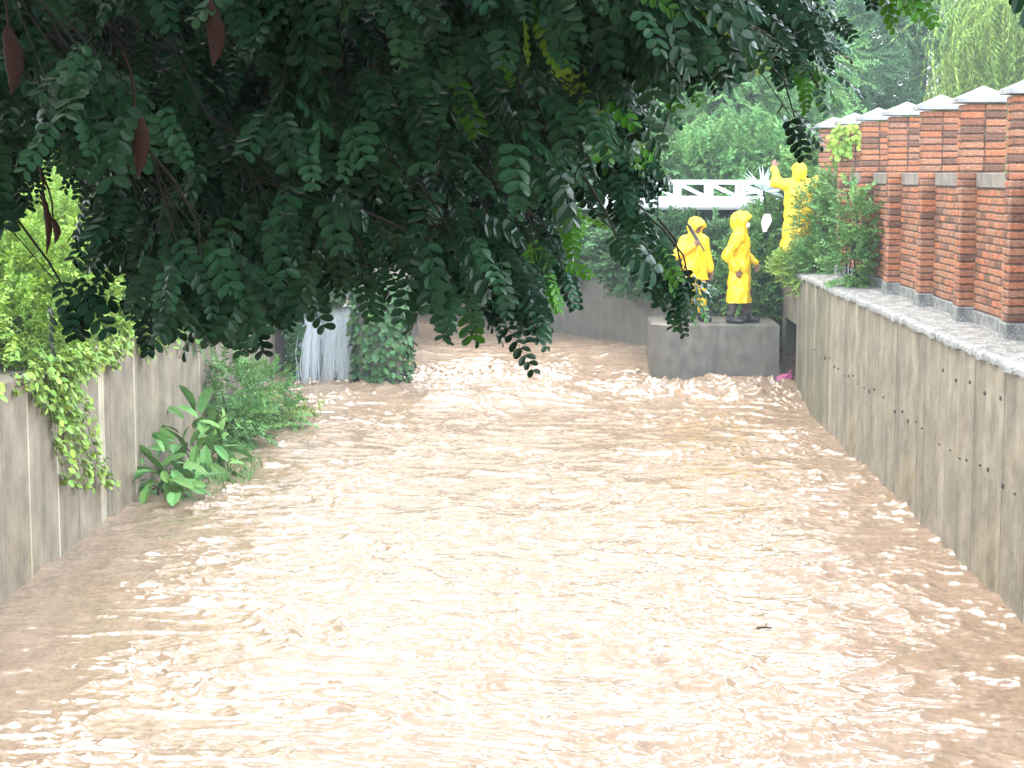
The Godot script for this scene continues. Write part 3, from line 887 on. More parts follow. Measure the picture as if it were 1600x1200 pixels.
# ---------------------------------------------------------------- ground, walls
func ground():
	var st := st_new()
	var sheet := func(x0: float, x1: float, z0: float, z1: float, y: float):
		quad(st, Vector3(x0, y, z1), Vector3(x1, y, z1), Vector3(x1, y, z0), Vector3(x0, y, z0))
	sheet.call(-150, WALL_L - 0.2, 12, -31.3, BANK_L - 0.05)
	sheet.call(WALL_R + 0.2, 150, 12, -29.5, BANK_R - 0.06)
	sheet.call(WALL_R + 1.4, 150, -29.5, -33.2, BANK_R - 0.06)
	sheet.call(-150, 150, 12, -50, -1.2)
	# the land past the bend
	var rim := [Vector3(1.7, 2.35, -33.35), Vector3(-3.7, 2.35, -42.2), Vector3(-14, 2.35, -49)]
	quad(st, Vector3(-14, 2.35, -49), Vector3(-3.7, 2.35, -42.2), Vector3(1.7, 2.35, -33.35), Vector3(150, 2.35, -33.2))
	quad(st, Vector3(-14, 2.35, -49), Vector3(150, 2.35, -33.2), Vector3(150, 3.2, -220), Vector3(-150, 3.2, -220))
	quad(st, Vector3(-14, 2.35, -49), Vector3(-150, 3.2, -220), Vector3(-150, 2.0, -48), Vector3(-30, 2.0, -48))
	sheet.call(-150, -4.9, -31.3, -36, BANK_L - 0.05)
	sheet.call(-150, -14, -36, -49, BANK_L - 0.05)
	tag(part("ground", done(st), M.soil, self), "", "", "", "structure")

# a channel wall cast against upright boards: every board's strip stands a little proud or back
func channel_wall(called: String, label: String, x: float, face: float, z0: float, z1: float, top: float, thick: float, set_: String, pale: float):
	var o := thing(called, label, "wall", Vector3(x, 0, (z0 + z1) * 0.5))
	var home := o.position
	var core := part("core", slab(Vector3(minf(face * 0.05, face * thick), -1.0, z1) - Vector3(0, 0, home.z), Vector3(maxf(face * 0.05, face * thick), top, z0) - Vector3(0, 0, home.z), 0.01), M[set_ + "1"], o)
	core.set_meta("label", "mass of the wall behind its board-marked face")
	var z := z0
	var i := 0
	while z > z1 + 0.02:
		var w := rng.randf_range(0.16, 0.46)
		if rng.randf() < pale: w = rng.randf_range(0.05, 0.09)
		w = minf(w, z - z1)
		var proud := rng.randf_range(-0.005, 0.005)
		var m: Material = M[set_ + str(rng.randi() % 4)]
		if w < 0.1 and pale > 0: m = M.cement_pale
		elif pale == 0.0 and z < -26.5 and rng.randf() < 0.55: m = M.cement_moss
		var gap := 0.004 if rng.randf() < 0.6 else 0.0015
		var front := -face * (0.0 + proud)
		var back := face * 0.055
		var lo := Vector3(minf(front, back), -0.95, z - w + gap - home.z)
		var hi := Vector3(maxf(front, back), top - 0.004 - rng.randf() * 0.006, z - gap - home.z)
		part("board_panel", slab(lo, hi, 0.003, 0.0012), m, o)
		z -= w
		i += 1
	return o

func right_wall():
	var o: Node3D = channel_wall("channel_wall", "grey concrete channel wall with upright board marks below the brick wall", WALL_R, 1.0, 6.0, -30.55, BANK_R, 0.5, "cement_r", 0.0)
	var home := o.position
	# two rows of small dark raised squares where the ties left holes
	var bit := slab(Vector3(-0.008, -0.018, -0.018), Vector3(0.02, 0.018, 0.018), 0.004)
	for i in 30:
		var z := -28.4 + i * 0.44 + rng.randf_range(-0.12, 0.12)
		if rng.randf() < 0.12: continue
		var s := rng.randf_range(0.6, 1.15)
		var q := part("tie_mark", bit, M.tie_dark, o, Vector3(-0.010, 1.08 + rng.randf_range(-0.05, 0.05), z - home.z))
		q.scale = Vector3(1, s * rng.randf_range(0.5, 1.3), s * rng.randf_range(0.6, 1.0))
	for i in 5:
		part("tie_mark", bit, M.tie_dark, o, Vector3(-0.010, 1.82 + rng.randf_range(-0.03, 0.03), -16.2 - i * 0.62 - home.z))
	# rough cement top, poured over the edge
	var st := st_new()
	var zs := []
	var z := 6.0
	while z > -33.1:
		zs.append(z); z -= 0.09
	var rows := []
	for zz in zs:
		var e: float = 0.035 * n1.get_noise_2d(zz * 1.7, 2.0) + 0.02 * n2.get_noise_2d(zz * 6.0, 8.0)
		var row := [Vector3(-0.035 + e, -0.05 + e * 0.5, zz), Vector3(-0.045 + e, 0.01 + e * 0.4, zz)]
		for k in 8:
			var xx := 0.0 + k * 0.10
			row.append(Vector3(xx, 0.035 + 0.018 * n1.get_noise_2d(xx * 6.0, zz * 4.0) + 0.012 * n2.get_noise_2d(xx * 14.0, zz * 14.0), zz))
		rows.append(row)
	st.set_smooth_group(1)
	for j in rows.size() - 1:
		for k in 9: quad(st, rows[j + 1][k], rows[j + 1][k + 1], rows[j][k + 1], rows[j][k])
	var top := part("cement_top", done(st), M.ledge, o, Vector3(0, BANK_R, 0) - Vector3(0, 0, home.z))
	top.set_meta("label", "pale rough cement ledge along the top")
	# opening past the end of the wall: lintel above, dark chamber behind
	var g := thing("drain_opening", "dark drain opening under a concrete lintel between wall end and block", "drain", Vector3(WALL_R, 0, -31.6))
	part("lintel", slab(Vector3(0.0, 1.28, -1.6), Vector3(0.5, BANK_R - 0.01, 1.04), 0.015, 0.01), M.cement_r1, g)
	part("side_wall", slab(Vector3(1.5, -1, -1.6), Vector3(1.7, BANK_R - 0.02, 1.0), 0.01), M.cement_r1, g)
	part("side_wall", slab(Vector3(-0.15, -1, -1.8), Vector3(1.7, BANK_R - 0.03, -1.6), 0.01), M.cement_r1, g)
	part("roof_slab", slab(Vector3(0.5, 1.9, -1.6), Vector3(1.5, BANK_R - 0.02, 1.04), 0.01), M.cement_r1, g)
	part("post", slab(Vector3(-0.10, -1, -0.15), Vector3(-0.03, 1.35, -0.08), 0.008), M.cement_old, g)

func left_wall():
	channel_wall("channel_wall", "tan concrete channel wall with pale upright streaks under the bright bushes", WALL_L, -1.0, 6.0, -31.3, BANK_L, 0.5, "cement_l", 0.22)

func block():
	var o := thing("concrete_block", "low grey concrete block in the water carrying two people in yellow", "block", Vector3(2.6, 0, -31.9))
	var st := st_new()
	st.set_smooth_group(-1)
	var foot := [Vector2(-1.08, 1.0), Vector2(-1.08, -0.7), Vector2(1.24, -0.7), Vector2(1.24, 1.0)]
	foot = [Vector2(-1.1, 0.72), Vector2(-0.84, 1.0), Vector2(1.10, 1.0), Vector2(1.10, -0.75), Vector2(-1.1, -0.75)]
	var top := 1.28
	for i in 5:
		var a: Vector2 = foot[i]
		var b: Vector2 = foot[(i + 1) % 5]
		quad(st, Vector3(a.x, -1, a.y), Vector3(a.x, top - 0.03, a.y), Vector3(b.x, top - 0.03, b.y), Vector3(b.x, -1, b.y))
		quad(st, Vector3(a.x, top - 0.03, a.y), Vector3(a.x * 0.98, top, a.y * 0.97), Vector3(b.x * 0.98, top, b.y * 0.97), Vector3(b.x, top - 0.03, b.y))
	for i in range(1, 4): tri(st, Vector3(foot[0].x * 0.98, top, foot[0].y * 0.97), Vector3(foot[i + 1].x * 0.98, top, foot[i + 1].y * 0.97), Vector3(foot[i].x * 0.98, top, foot[i].y * 0.97))
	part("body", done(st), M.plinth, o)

func far_walls():
	# retaining wall round the bend
	var pts := [Vector2(4.9, -33.3), Vector2(1.75, -33.3), Vector2(-3.7, -42.1), Vector2(-14.0, -49.0)]
	var o := thing("retaining_wall", "grey streaked retaining wall behind the block where the channel bends", "wall", Vector3(0, 0, -38))
	for i in 3:
		var a: Vector2 = pts[i]
		var b: Vector2 = pts[i + 1]
		var n := int(a.distance_to(b) / 0.9)
		for k in n:
			var p := a.lerp(b, (k + 0.5) / n)
			var len := a.distance_to(b) / n
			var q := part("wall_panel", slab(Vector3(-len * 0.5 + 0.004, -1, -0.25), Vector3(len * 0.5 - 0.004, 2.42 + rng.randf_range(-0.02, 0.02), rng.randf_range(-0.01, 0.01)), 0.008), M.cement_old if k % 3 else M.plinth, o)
			q.position = Vector3(p.x, 0, p.y + 38)
			q.rotation.y = -(b - a).angle() + PI
	# sill and pier beside the side fall
	var s := thing("side_weir", "dark wet sill of the side fall between wall end and ivy pier", "weir", Vector3(-4.3, 0, -32.0))
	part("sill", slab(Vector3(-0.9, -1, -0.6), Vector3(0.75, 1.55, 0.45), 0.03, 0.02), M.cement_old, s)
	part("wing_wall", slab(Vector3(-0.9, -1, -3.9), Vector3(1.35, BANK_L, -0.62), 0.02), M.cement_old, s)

func side_fall():
	var o := thing("side_waterfall", "thin white waterfall spilling off the left bank beside the ivy-covered pier", "waterfall", Vector3(-4.15, 0.2, -31.4))
	var st := st_new()
	for i in 260:
		var x := rng.randf_range(-0.55, 0.52)
		if n1.get_noise_2d(x * 7.0, 4.0) < rng.randf_range(-0.5, 0.25): continue
		var reach := rng.randf_range(0.05, 0.6)
		var pts := []
		var y0 := 1.36 + rng.randf_range(-0.03, 0.03)
		var start := rng.randf_range(0.0, 0.6)
		var finish := minf(1.0, start + rng.randf_range(0.25, 0.8))
		for k in 9:
			var t := lerpf(start, finish, k / 8.0)
			pts.append(Vector3(x + 0.10 * t * n1.get_noise_2d(t * 2.0, i * 3.7), y0 - 1.5 * t * t, -0.2 + reach * t + 0.15 * t))
		tube(st, pts, rng.randf_range(0.0015, 0.005), rng.randf_range(0.001, 0.006), 4, 0.6)
	part("stream", done(st), M.fall, o).set_meta("kind", "stuff")
	var v := st_new()                                          # ragged sheets of falling water
	v.set_smooth_group(1)
	for i in 70:
		var x := rng.randf_range(-0.52, 0.5)
		var wide := rng.randf_range(0.02, 0.09)
		var reach := rng.randf_range(0.1, 0.5)
		var from := rng.randf_range(0.0, 0.35)
		var to := minf(1.0, from + rng.randf_range(0.4, 1.0))
		var row := []
		for k in 10:
			var t := lerpf(from, to, k / 9.0)
			var s := wide * (0.3 + sin(PI * (0.08 + 0.84 * k / 9.0))) * (1.0 + 0.5 * n1.get_noise_2d(k * 0.9, i * 5.0))
			var c := Vector3(x + 0.05 * t * n1.get_noise_2d(t * 2.0, i * 3.7), 1.36 - 1.5 * t * t, -0.2 + (reach + 0.15) * t)
			row.append([c - Vector3(s, 0, 0.02), c + Vector3(0, 0, 0.02), c + Vector3(s, 0, -0.015)])
		for k in 9:
			for e in 2: quad(v, row[k][e], row[k][e + 1], row[k + 1][e + 1], row[k + 1][e])
	part("veil", done(v), M.veil, o).set_meta("kind", "stuff")
	var w := st_new()
	for i in 8:
		for k in 3:
			var x0 := -0.52 + i * 0.13
			quad(w, Vector3(x0, 1.37 - k * 0.015, -0.95 + k * 0.3), Vector3(x0 + 0.13, 1.37 - k * 0.015, -0.95 + k * 0.3), Vector3(x0 + 0.13, 1.355 - k * 0.015, -0.65 + k * 0.3), Vector3(x0, 1.355 - k * 0.015, -0.65 + k * 0.3))
	part("overflow", done(w), M.water, o)

# ---------------------------------------------------------------- brick wall
func brick_wall():
	var o := thing("brick_wall", "red brick perimeter wall with capped pillars standing on the cement ledge", "wall", Vector3(4.43, BANK_R, -23.6))
	var oz := -23.6
	var h := 0.084
	var variants := []
	for i in 6: variants.append(slab(Vector3(-0.119, 0.007, -0.067), Vector3(0.119, 0.075, 0.067), 0.011, 0.0035))
	var loose := {}
	for i in 8: loose[i] = st_new()
	var put := func(parent: Node3D, at: Vector3, turned: bool, single: bool, offset: Vector3, long := 1.0):
		var tone := rng.randi() % 8
		var b := Basis(Vector3.UP, PI / 2 if turned else 0.0) * Basis.from_scale(Vector3(long, 1, 1))
		b = Basis(Vector3.UP, rng.randf_range(-0.012, 0.012)) * b
		var p := at + Vector3(rng.randf_range(-0.004, 0.004), rng.randf_range(-0.002, 0.002), rng.randf_range(-0.004, 0.004))
		if single:
			var q := part("brick", variants[rng.randi() % 6], M["brick%d" % tone], parent)
			q.transform = Transform3D(b, p)
		else:
			loose[tone].append_from(variants[rng.randi() % 6], 0, Transform3D(b, p + offset))
	for k in 8:
		var z := -(18.06 - 2.25 + 2.25 * k)
		var pillar := Node3D.new()
		pillar.name = "pillar"
		o.add_child(pillar, true)
		pillar.position = Vector3(0, 0, z - oz)
		var seen := k > 0 and k < 7
		part("footing", slab(Vector3(-0.012, -0.1, -0.292), Vector3(0.50, 0.20, 0.012), 0.012, 0.004), M.footing, pillar)
		part("mortar_core", slab(Vector3(0.018, 0.19, -0.262), Vector3(0.472, 2.46, -0.018), 0.004), M.mortar, pillar)
		for c in 27:
			var y := 0.20 + c * h
			var upper := y > 1.66
			put.call(pillar, Vector3(0.121, y, -0.068), false, seen, pillar.position)
			put.call(pillar, Vector3(0.369, y, -0.068), false, seen and upper, pillar.position)
			put.call(pillar, Vector3(0.121, y, -0.212), false, seen and k < 3, pillar.position)
			put.call(pillar, Vector3(0.369, y, -0.212), false, false, pillar.position)
		# pyramid cap
		var st := st_new()
		st.set_smooth_group(-1)
		var lo := Vector3(-0.065, 2.475, -0.345)
		var hi := Vector3(0.555, 2.535, 0.065)
		slab(lo, hi, 0.008, 0.0, st)
		var c0 := [Vector3(lo.x + 0.01, hi.y - 0.004, hi.z - 0.01), Vector3(lo.x + 0.01, hi.y - 0.004, lo.z + 0.01), Vector3(hi.x - 0.01, hi.y - 0.004, lo.z + 0.01), Vector3(hi.x - 0.01, hi.y - 0.004, hi.z - 0.01)]
		for i in 4: tri(st, c0[i], c0[(i + 1) % 4], Vector3(0.245, 2.67, -0.14))
		part("cap", done(st), M.cap, pillar)
		if k == 7: continue
		# panel up to the next pillar, with its footing and tie beam
		var z0 := z - 0.28 - oz
		var z1 := z - 2.25 - oz
		part("panel_footing", slab(Vector3(0.150, -0.1, z1 + 0.012), Vector3(0.36, 0.17, z0 - 0.012), 0.012, 0.004), M.footing, o)
		part("panel_mortar", slab(Vector3(0.186, 0.16, z1 + 0.003), Vector3(0.30, 1.545, z0 - 0.003), 0.003), M.mortar, o)
		part("tie_beam", slab(Vector3(0.160, 1.54, z1 + 0.01), Vector3(0.32, 1.70, z0 - 0.01), 0.008, 0.003), M.beam, o)
		for c in 16:
			var y := 0.178 + c * h
			var zz := z0 - 0.006
			var first := c % 2 == 1
			while zz > z1 + 0.05:
				var w := 0.118 if first else 0.25
				first = false
				w = minf(w, zz - z1 - 0.004)
				put.call(o, Vector3(0.238, y, zz - w * 0.5), true, false, Vector3.ZERO, (w - 0.012) / 0.238)
				zz -= w
	for i in 8:
		var q := part("brickwork", loose[i].commit(), M["brick%d" % i], o)
		q.set_meta("kind", "stuff")

# ---------------------------------------------------------------- footbridge and small things
func footbridge():
	var o := thing("footbridge", "white steel truss footbridge crossing behind the two people on the block", "footbridge", Vector3(-2.0, 3.14, -36.0))
	var x0 := -6.6
	var x1 := 6.9
	part("deck", slab(Vector3(x0, 0.02, -1.1), Vector3(x1, 0.14, -0.12), 0.01), M.paint, o)
	for z in [0.0, -1.2]:
		var pipe := st_new()
		tube(pipe, [Vector3(x0, 0.13, z), Vector3(x1, 0.13, z)], 0.135, 0.135, 14)
		part("lower_chord", done(pipe), M.paint, o)
		part("top_rail", slab(Vector3(x0, 0.50, z - 0.045), Vector3(x1, 0.585, z + 0.045), 0.008), M.paint, o)
		var n := int((x1 - x0) / 0.635)
		for i in n + 1:
			var x := x0 + 0.07 + i * 0.635
			part("post", slab(Vector3(x - 0.045, 0.22, z - 0.035), Vector3(x + 0.045, 0.505, z + 0.035), 0.006), M.paint, o)
			if i == n: continue
			var d := st_new()
			tube(d, [Vector3(x + 0.04, 0.50, z), Vector3(x + 0.595, 0.24, z)], 0.026, 0.026, 6)
			part("diagonal", done(d), M.paint, o)
	for x in [-6.2, 6.5]:
		part("abutment", slab(Vector3(x - 0.4, -4.2, -1.5), Vector3(x + 0.4, -0.02, 0.3), 0.02), M.cement_old, o)

func small_things():
	# white sheet caught in the creeper
	var st := st_new()
	st.set_smooth_group(1)
	var rows := []
	for j in 9:
		var row := []
		for i in 6:
			var u := i / 5.0 - 0.5
			var v := j / 8.0
			row.append(Vector3(u * (0.07 + 0.11 * sin(PI * clampf(v + 0.1, 0, 1))) + 0.05 * (0.5 - v), -0.32 * v, 0.03 * n1.get_noise_2d(u * 9.0, v * 6.0) + 0.02 * cos(u * 9.0)))
		rows.append(row)
	for j in 8:
		for i in 5: quad(st, rows[j][i], rows[j][i + 1], rows[j + 1][i + 1], rows[j + 1][i])
	for j in 8:
		for i in 5:
			var q := Vector3(0, 0, -0.006)
			quad(st, rows[j + 1][i] + q, rows[j + 1][i + 1] + q, rows[j][i + 1] + q, rows[j][i] + q)
	var cloth := part("hanging_cloth", done(st), M.sheet, self, Vector3(3.60, 3.14, -32.35))
	tag(cloth, "small white cloth caught in the creeper right of the masked person", "cloth")
	# bag washed against the wall end
	var b := st_new()
	skin(b, [[Vector3(-0.06, 0, 0), Vector3(0.05, 0.02, 0), 0.09, 0.07], [Vector3(0.04, 0.06, 0), Vector3(0.07, 0.15, 0.02), 0.05, 0.02], [Vector3(-0.08, -0.02, 0.04), Vector3(-0.15, -0.03, 0.05), 0.05, 0.03]], 0.012, 0.03, [], -9.0, 0.05)
	var bag := part("plastic_bag", done(b), M.magenta, self, Vector3(3.80, 0.36, -30.62))
	tag(bag, "crumpled magenta plastic bag in the water at the end of the grey wall", "bag")
	# drifting stick
	var s := st_new()
	tube(s, bend(Vector3(-0.06, 0, 0), Vector3(0.07, 0.01, 0.03), Vector3(0, 0.008, 0), 4), 0.009, 0.006, 6)
	tube(s, [Vector3(0.01, 0.01, 0.01), Vector3(0.035, 0.04, 0.0)], 0.004, 0.003, 5)
	var px := 1.69
	var pz := -14.9
	tag(part("drifting_stick", done(s), M.twig, self, Vector3(px, level(px, pz) + wave(px, pz) + 0.006, pz)), "short dark stick adrift in the open brown water", "stick")

# ---------------------------------------------------------------- plants round the channel
func plants():
	# bright thicket on the left bank
	for s in [[-6.35, -15.3, 1.4, 1.15, 1000, "bright yellow-green bush at the left picture edge above the tan wall"], [-6.2, -18.2, 1.3, 1.2, 1000, "bright bush on the left bank just right of the picture edge, below hanging pods"], [-6.4, -21.6, 1.6, 1.5, 900, "bright bush on the left bank behind the tip of the dark leaves"], [-6.4, -25.5, 1.7, 1.5, 800, "bright bush on the left bank, third from the far end of the tan wall"], [-6.5, -29.0, 1.9, 1.5, 800, "bright bush on the left bank, nearest the end of the tan wall"], [-8.8, -19.5, 2.6, 2.0, 900, "tall bright bush standing behind the bushes at the left edge"], [-9.4, -25.5, 3.4, 2.4, 900, "tallest bright bush behind the left bank's row of bushes"], [-8.6, -33.0, 3.4, 2.3, 900, "tall bright bush on the left bank past the side waterfall"]]:
		var h: float = s[2]
		var r: float = s[3]
		shrub("bank_bush", s[5], "bush", Vector3(s[0], BANK_L - 0.05, s[1]), [[Vector3(0, h * 0.42, 0), Vector3(r, h * 0.42, r), s[4] * 1.7], [Vector3(0.35 * r, h * 0.62, -0.3 * r), Vector3(r * 0.7, h * 0.4, r * 0.7), s[4] * 1.1], [Vector3(-0.4 * r, h * 0.7, 0.4 * r), Vector3(r * 0.6, h * 0.36, r * 0.6), s[4] * 1.1], [Vector3(0.5 * r, h * 0.25, 0.35 * r), Vector3(r * 0.6, h * 0.3, r * 0.8), s[4] * 0.9]], L.sprig_small, M.bush_bright, 0.6, 1.25, "bright bushes on the left bank", 0.0, 0.35)
	# creeper hanging over the left wall
	var strands := []
	for i in 90:
		var z := rng.randf_range(-23.0, -11.0)
		var k := exp(-pow((z + 17.8) / 0.7, 2.0))
		strands.append([WALL_L, z, BANK_L + rng.randf_range(-0.05, 0.18), rng.randf_range(0.05, 0.22) + k * rng.randf_range(0.2, 1.0) + 0.3 * rng.randf() * smoothstep(-18.5, -20.0, z), rng.randf_range(-0.15, 0.3)])
	for i in 5: strands.append([WALL_L, -17.3 - i * 0.25, BANK_L, 1.3 + 0.1 * i, -0.5 - 0.3 * i])
	drape("creeper", "bright creeper spilling over the top of the tan wall at the left", strands, L.heart, M.bush_bright, Vector3(1, 0, 0), 0.015, 0.3, 0.75)
	strands = []
	for i in 30: strands.append([WALL_L, rng.randf_range(-31.0, -23.2), BANK_L + 0.05, rng.randf_range(0.25, 0.75), rng.randf_range(-0.2, 0.2)])
	drape("creeper", "thinner creeper over the far half of the tan wall under the dark leaves", strands, L.heart, M.bush_mid, Vector3(1, 0, 0), 0.035, 0.6, 1.1)
	strands = []
	for i in 34: strands.append([rng.randf_range(-5.0, -3.4), -31.42, rng.randf_range(1.75, 2.1), rng.randf_range(0.2, 0.55), rng.randf_range(-0.1, 0.1)])
	for i in 16: strands.append([-4.72 + rng.randf_range(-0.05, 0.05), -31.3, rng.randf_range(1.5, 2.0), rng.randf_range(0.6, 1.5), rng.randf_range(-0.1, 0.1)])
	drape("creeper", "green creeper framing the side waterfall at the end of the tan wall", strands, L.ivy, M.ivy, Vector3(0, 0, 1), 0.02, 0.7, 1.3)
	# weeds in the water at the foot of the left wall
	for s in [[-4.85, -21.3, 0.55, 0.42, 60, "lowest clump of broad green weeds at the foot of the tan wall", "broad"], [-4.75, -22.6, 0.85, 0.5, 70, "broad-leaved weed with drooping leaves, second along the foot of the tan wall", "broad"], [-4.8, -25.4, 1.25, 0.55, 420, "tall bushy weed standing against the tan wall above the broad-leaved weeds", "sprig"], [-4.6, -27.2, 0.9, 0.5, 300, "bushy weed at the water's edge, farthest along the tan wall", "sprig"]]:
		var h: float = s[2]
		var r: float = s[3]
		shrub("waterside_weed", s[5], "weed", Vector3(s[0], 0.02, s[1]), [[Vector3(0.05, h * 0.5, 0), Vector3(r * 0.7, h * 0.5, r), s[4] * 0.6], [Vector3(0.1, h * 0.25, 0.3), Vector3(r, h * 0.28, r * 1.1), s[4] * 0.4]], L.broad if s[6] == "broad" else L.sprig_small, M.bush_mid, 0.6, 1.2, "weeds along the foot of the tan wall", 0.3)
	for s in [[-4.4, -22.4, 130, "low fringe of grass trailing in the water below the broad weeds"], [-4.35, -28.0, 90, "sparse arching grass leaning over the water near the wall's far end"]]:
		var o := thing("grass_tuft", s[3], "grass", Vector3(s[0], 0.0, s[1]))
		var w := []
		for i in s[2]:
			var p := Vector3(rng.randf_range(-0.55, 0.45), 0.0, rng.randf_range(-1.2, 1.2))
			w.append(Transform3D(Basis(Vector3.UP, rng.randf() * TAU) * Basis(Vector3.RIGHT, rng.randf_range(0.1, 0.9)) * Basis.from_scale(Vector3.ONE * rng.randf_range(0.4, 0.9)), p))
		many("foliage", L.grass, M.bush_bright if s[0] > -4.37 else M.bush_mid, o, w, tints(w.size()))
	# ivy-clad pier
	var pier := thing("ivy_pier", "pier smothered in dark green ivy right of the side waterfall", "pier", Vector3(-3.18, 0, -30.9))
	part("core", slab(Vector3(-0.36, -1, -0.36), Vector3(0.36, 1.95, 0.36), 0.03), M.cement_old, pier)
	var iw := []
	for i in 1500:
		var a := rng.randf() * TAU
		var y := rng.randf_range(0.16, 2.15)
		var r := 0.47 + 0.14 * n1.get_noise_3d(cos(a) * 1.3, y * 1.3, sin(a) * 1.3) + rng.randf_range(-0.05, 0.06) - 0.10 * smoothstep(0.7, 0.1, y)
		if y > 1.9: r *= rng.randf()
		var d := Vector3(cos(a), 0, sin(a))
		iw.append(Transform3D(frame(d * 0.5 + Vector3(0, -0.7, 0) + rv(0.6), d + Vector3(0, 0.6, 0) + rv(0.5)).scaled_local(Vector3.ONE * rng.randf_range(0.8, 1.5)), d * r + Vector3(0, y, 0)))
	for i in 5:
		var s := st_new()
		var a := rng.randf() * TAU
		tube(s, bend(Vector3(cos(a) * 0.4, 0.1, sin(a) * 0.4), Vector3(cos(a + 0.6) * 0.42, 1.95, sin(a + 0.6) * 0.42), Vector3.ZERO, 6, 0.03), 0.014, 0.006, 5)
		part("stem", done(s), M.twig, pier)
	many("foliage", L.ivy, M.ivy, pier, iw, tints(iw.size(), 0.35, 0.12))
	# right bank
	shrub("ledge_shrub", "leafy shrub growing on the cement ledge against the far brick pillars", "shrub", Vector3(4.22, BANK_R, -26.6), [[Vector3(0.0, 0.4, 0), Vector3(0.26, 0.4, 0.4), 170], [Vector3(0.04, 0.95, 0.1), Vector3(0.24, 0.4, 0.35), 90], [Vector3(0.0, 1.35, -0.15), Vector3(0.22, 0.25, 0.3), 35]], L.sprig_small, M.bush_mid, 0.7, 1.2)
	shrub("bank_shrub", "light green bush in front of the farthest brick pillar, beside raised-arm person", "shrub", Vector3(4.25, BANK_R, -30.3), [[Vector3(0.1, 0.2, 0), Vector3(0.5, 0.28, 0.5), 300], [Vector3(0.25, 0.7, 0.0), Vector3(0.32, 0.5, 0.4), 230], [Vector3(0.32, 1.35, 0.1), Vector3(0.26, 0.5, 0.35), 150], [Vector3(0.0, 0.85, -0.45), Vector3(0.28, 0.75, 0.3), 190]], L.sprig_small, M.bush_mid, 0.7, 1.2)
	shrub("bank_shrub", "low pale weeds overhanging the wall end below the person with raised arms", "shrub", Vector3(4.0, BANK_R, -30.9), [[Vector3(0.0, 0.12, 0), Vector3(0.42, 0.2, 0.5), 260], [Vector3(0.12, -0.05, 0.3), Vector3(0.3, 0.2, 0.4), 100]], L.sprig_small, M.bush_bright, 0.6, 1.0)
	shrub("bank_shrub", "dense green bush behind the person with raised arms", "shrub", Vector3(4.9, BANK_R, -33.0), [[Vector3(0, 0.8, 0), Vector3(0.9, 0.8, 0.6), 520], [Vector3(-0.3, 1.5, 0.0), Vector3(0.6, 0.6, 0.5), 420], [Vector3(0.3, 1.95, 0.0), Vector3(0.5, 0.35, 0.5), 200]], L.sprig, M.bush_mid, 0.6, 1.0)
	shrub("bank_shrub", "leafy creeper mound between the masked person and the bank", "shrub", Vector3(3.55, 1.28, -33.0), [[Vector3(-0.1, 0.7, 0.2), Vector3(0.55, 0.8, 0.3), 420], [Vector3(0.15, 1.35, 0.0), Vector3(0.5, 0.6, 0.35), 420]], L.sprig, M.bush_mid, 0.55, 0.95)
	shrub("bank_shrub", "dark leafy growth behind the two people on the concrete block", "shrub", Vector3(2.0, 2.3, -33.9), [[Vector3(0.0, 0.2, 0.2), Vector3(1.3, 0.45, 0.4), 600], [Vector3(-0.6, 0.0, 0.5), Vector3(0.9, 0.5, 0.35), 380], [Vector3(0.5, -0.3, 0.5), Vector3(0.7, 0.5, 0.25), 260]], L.sprig, M.ivy, 0.6, 1.0, "", 0.4)
	# hanging growth along the retaining wall
	strands = []
	for i in 90:
		var t := rng.randf()
		strands.append([lerpf(1.75, -3.7, t) + 0.02, lerpf(-33.3, -42.1, t) + 0.1, 2.5, rng.randf_range(0.3, 1.0), rng.randf_range(-0.2, 0.2)])
	drape("creeper", "dark creeper hanging over the top of the grey retaining wall round the bend", strands, L.ivy, M.ivy, Vector3(-0.85, 0, 0.52), 0.03, 1.0, 1.9)
	for s in [[0.2, -37.3, "dark bush above the retaining wall, left of the footbridge's visible end"], [-2.2, -41.5, "dark bush above the retaining wall, behind the dark leaf tips"], [3.4, -38.5, "dark bush behind the white footbridge rail"], [6.2, -37.0, "dark bush behind the footbridge's right end"], [-6.0, -46.5, "dark bush farthest round the bend above the retaining wall"]]:
		shrub("hillside_bush", s[2], "bush", Vector3(s[0], 2.35, s[1]), [[Vector3(0, 0.8, 0), Vector3(1.7, 1.0, 1.1), 600], [Vector3(0.5, 1.6, -0.3), Vector3(1.3, 0.9, 1.0), 500], [Vector3(-0.7, 1.2, 0.3), Vector3(1.1, 0.9, 0.9), 400]], L.sprig, M.tree_far, 0.8, 1.3, "bushes above the retaining wall", 0.1)
	drape("pillar_vine", "small vine trailing from the cap of the farthest brick pillar", [[4.40, -29.25, 4.55, 0.55, 0.1], [4.42, -29.22, 4.6, 0.4, 0.0], [4.5, -29.2, 4.6, 0.6, -0.1], [4.6, -29.2, 4.6, 0.5, 0.1], [4.7, -29.2, 4.6, 0.35, 0.0], [4.41, -29.4, 4.55, 0.5, 0.1]], L.heart, M.bush_bright, Vector3(-0.3, 0, 0.95), 0.022, 0.5, 0.9)
	# pale fan palm by the bridge
	var f := thing("fan_palm", "pale silvery fan palm bursting up in front of the bridge's right end", "palm", Vector3(3.58, 2.4, -32.75))
	var ps := st_new()
	tube(ps, bend(Vector3(0.05, -0.2, 0), Vector3(0, 1.15, 0.1), Vector3(0.05, 0, 0), 5), 0.035, 0.02, 6)
	part("trunk", done(ps), M.twig, f)
	for i in 34:
		var a := rng.randf_range(-0.3, PI + 0.3)
		var s := st_new()
		s.set_smooth_group(-1)
		blade(s, Vector3(0, 1.15, 0.1), Vector3(cos(a), sin(a) * 1.0, rng.randf_range(-0.3, 0.5)), Vector3(0, 0.2, 1), rng.randf_range(0.30, 0.50), 0.045, 0.45)
		part("leaf_blade", done(s), M.palm, f)

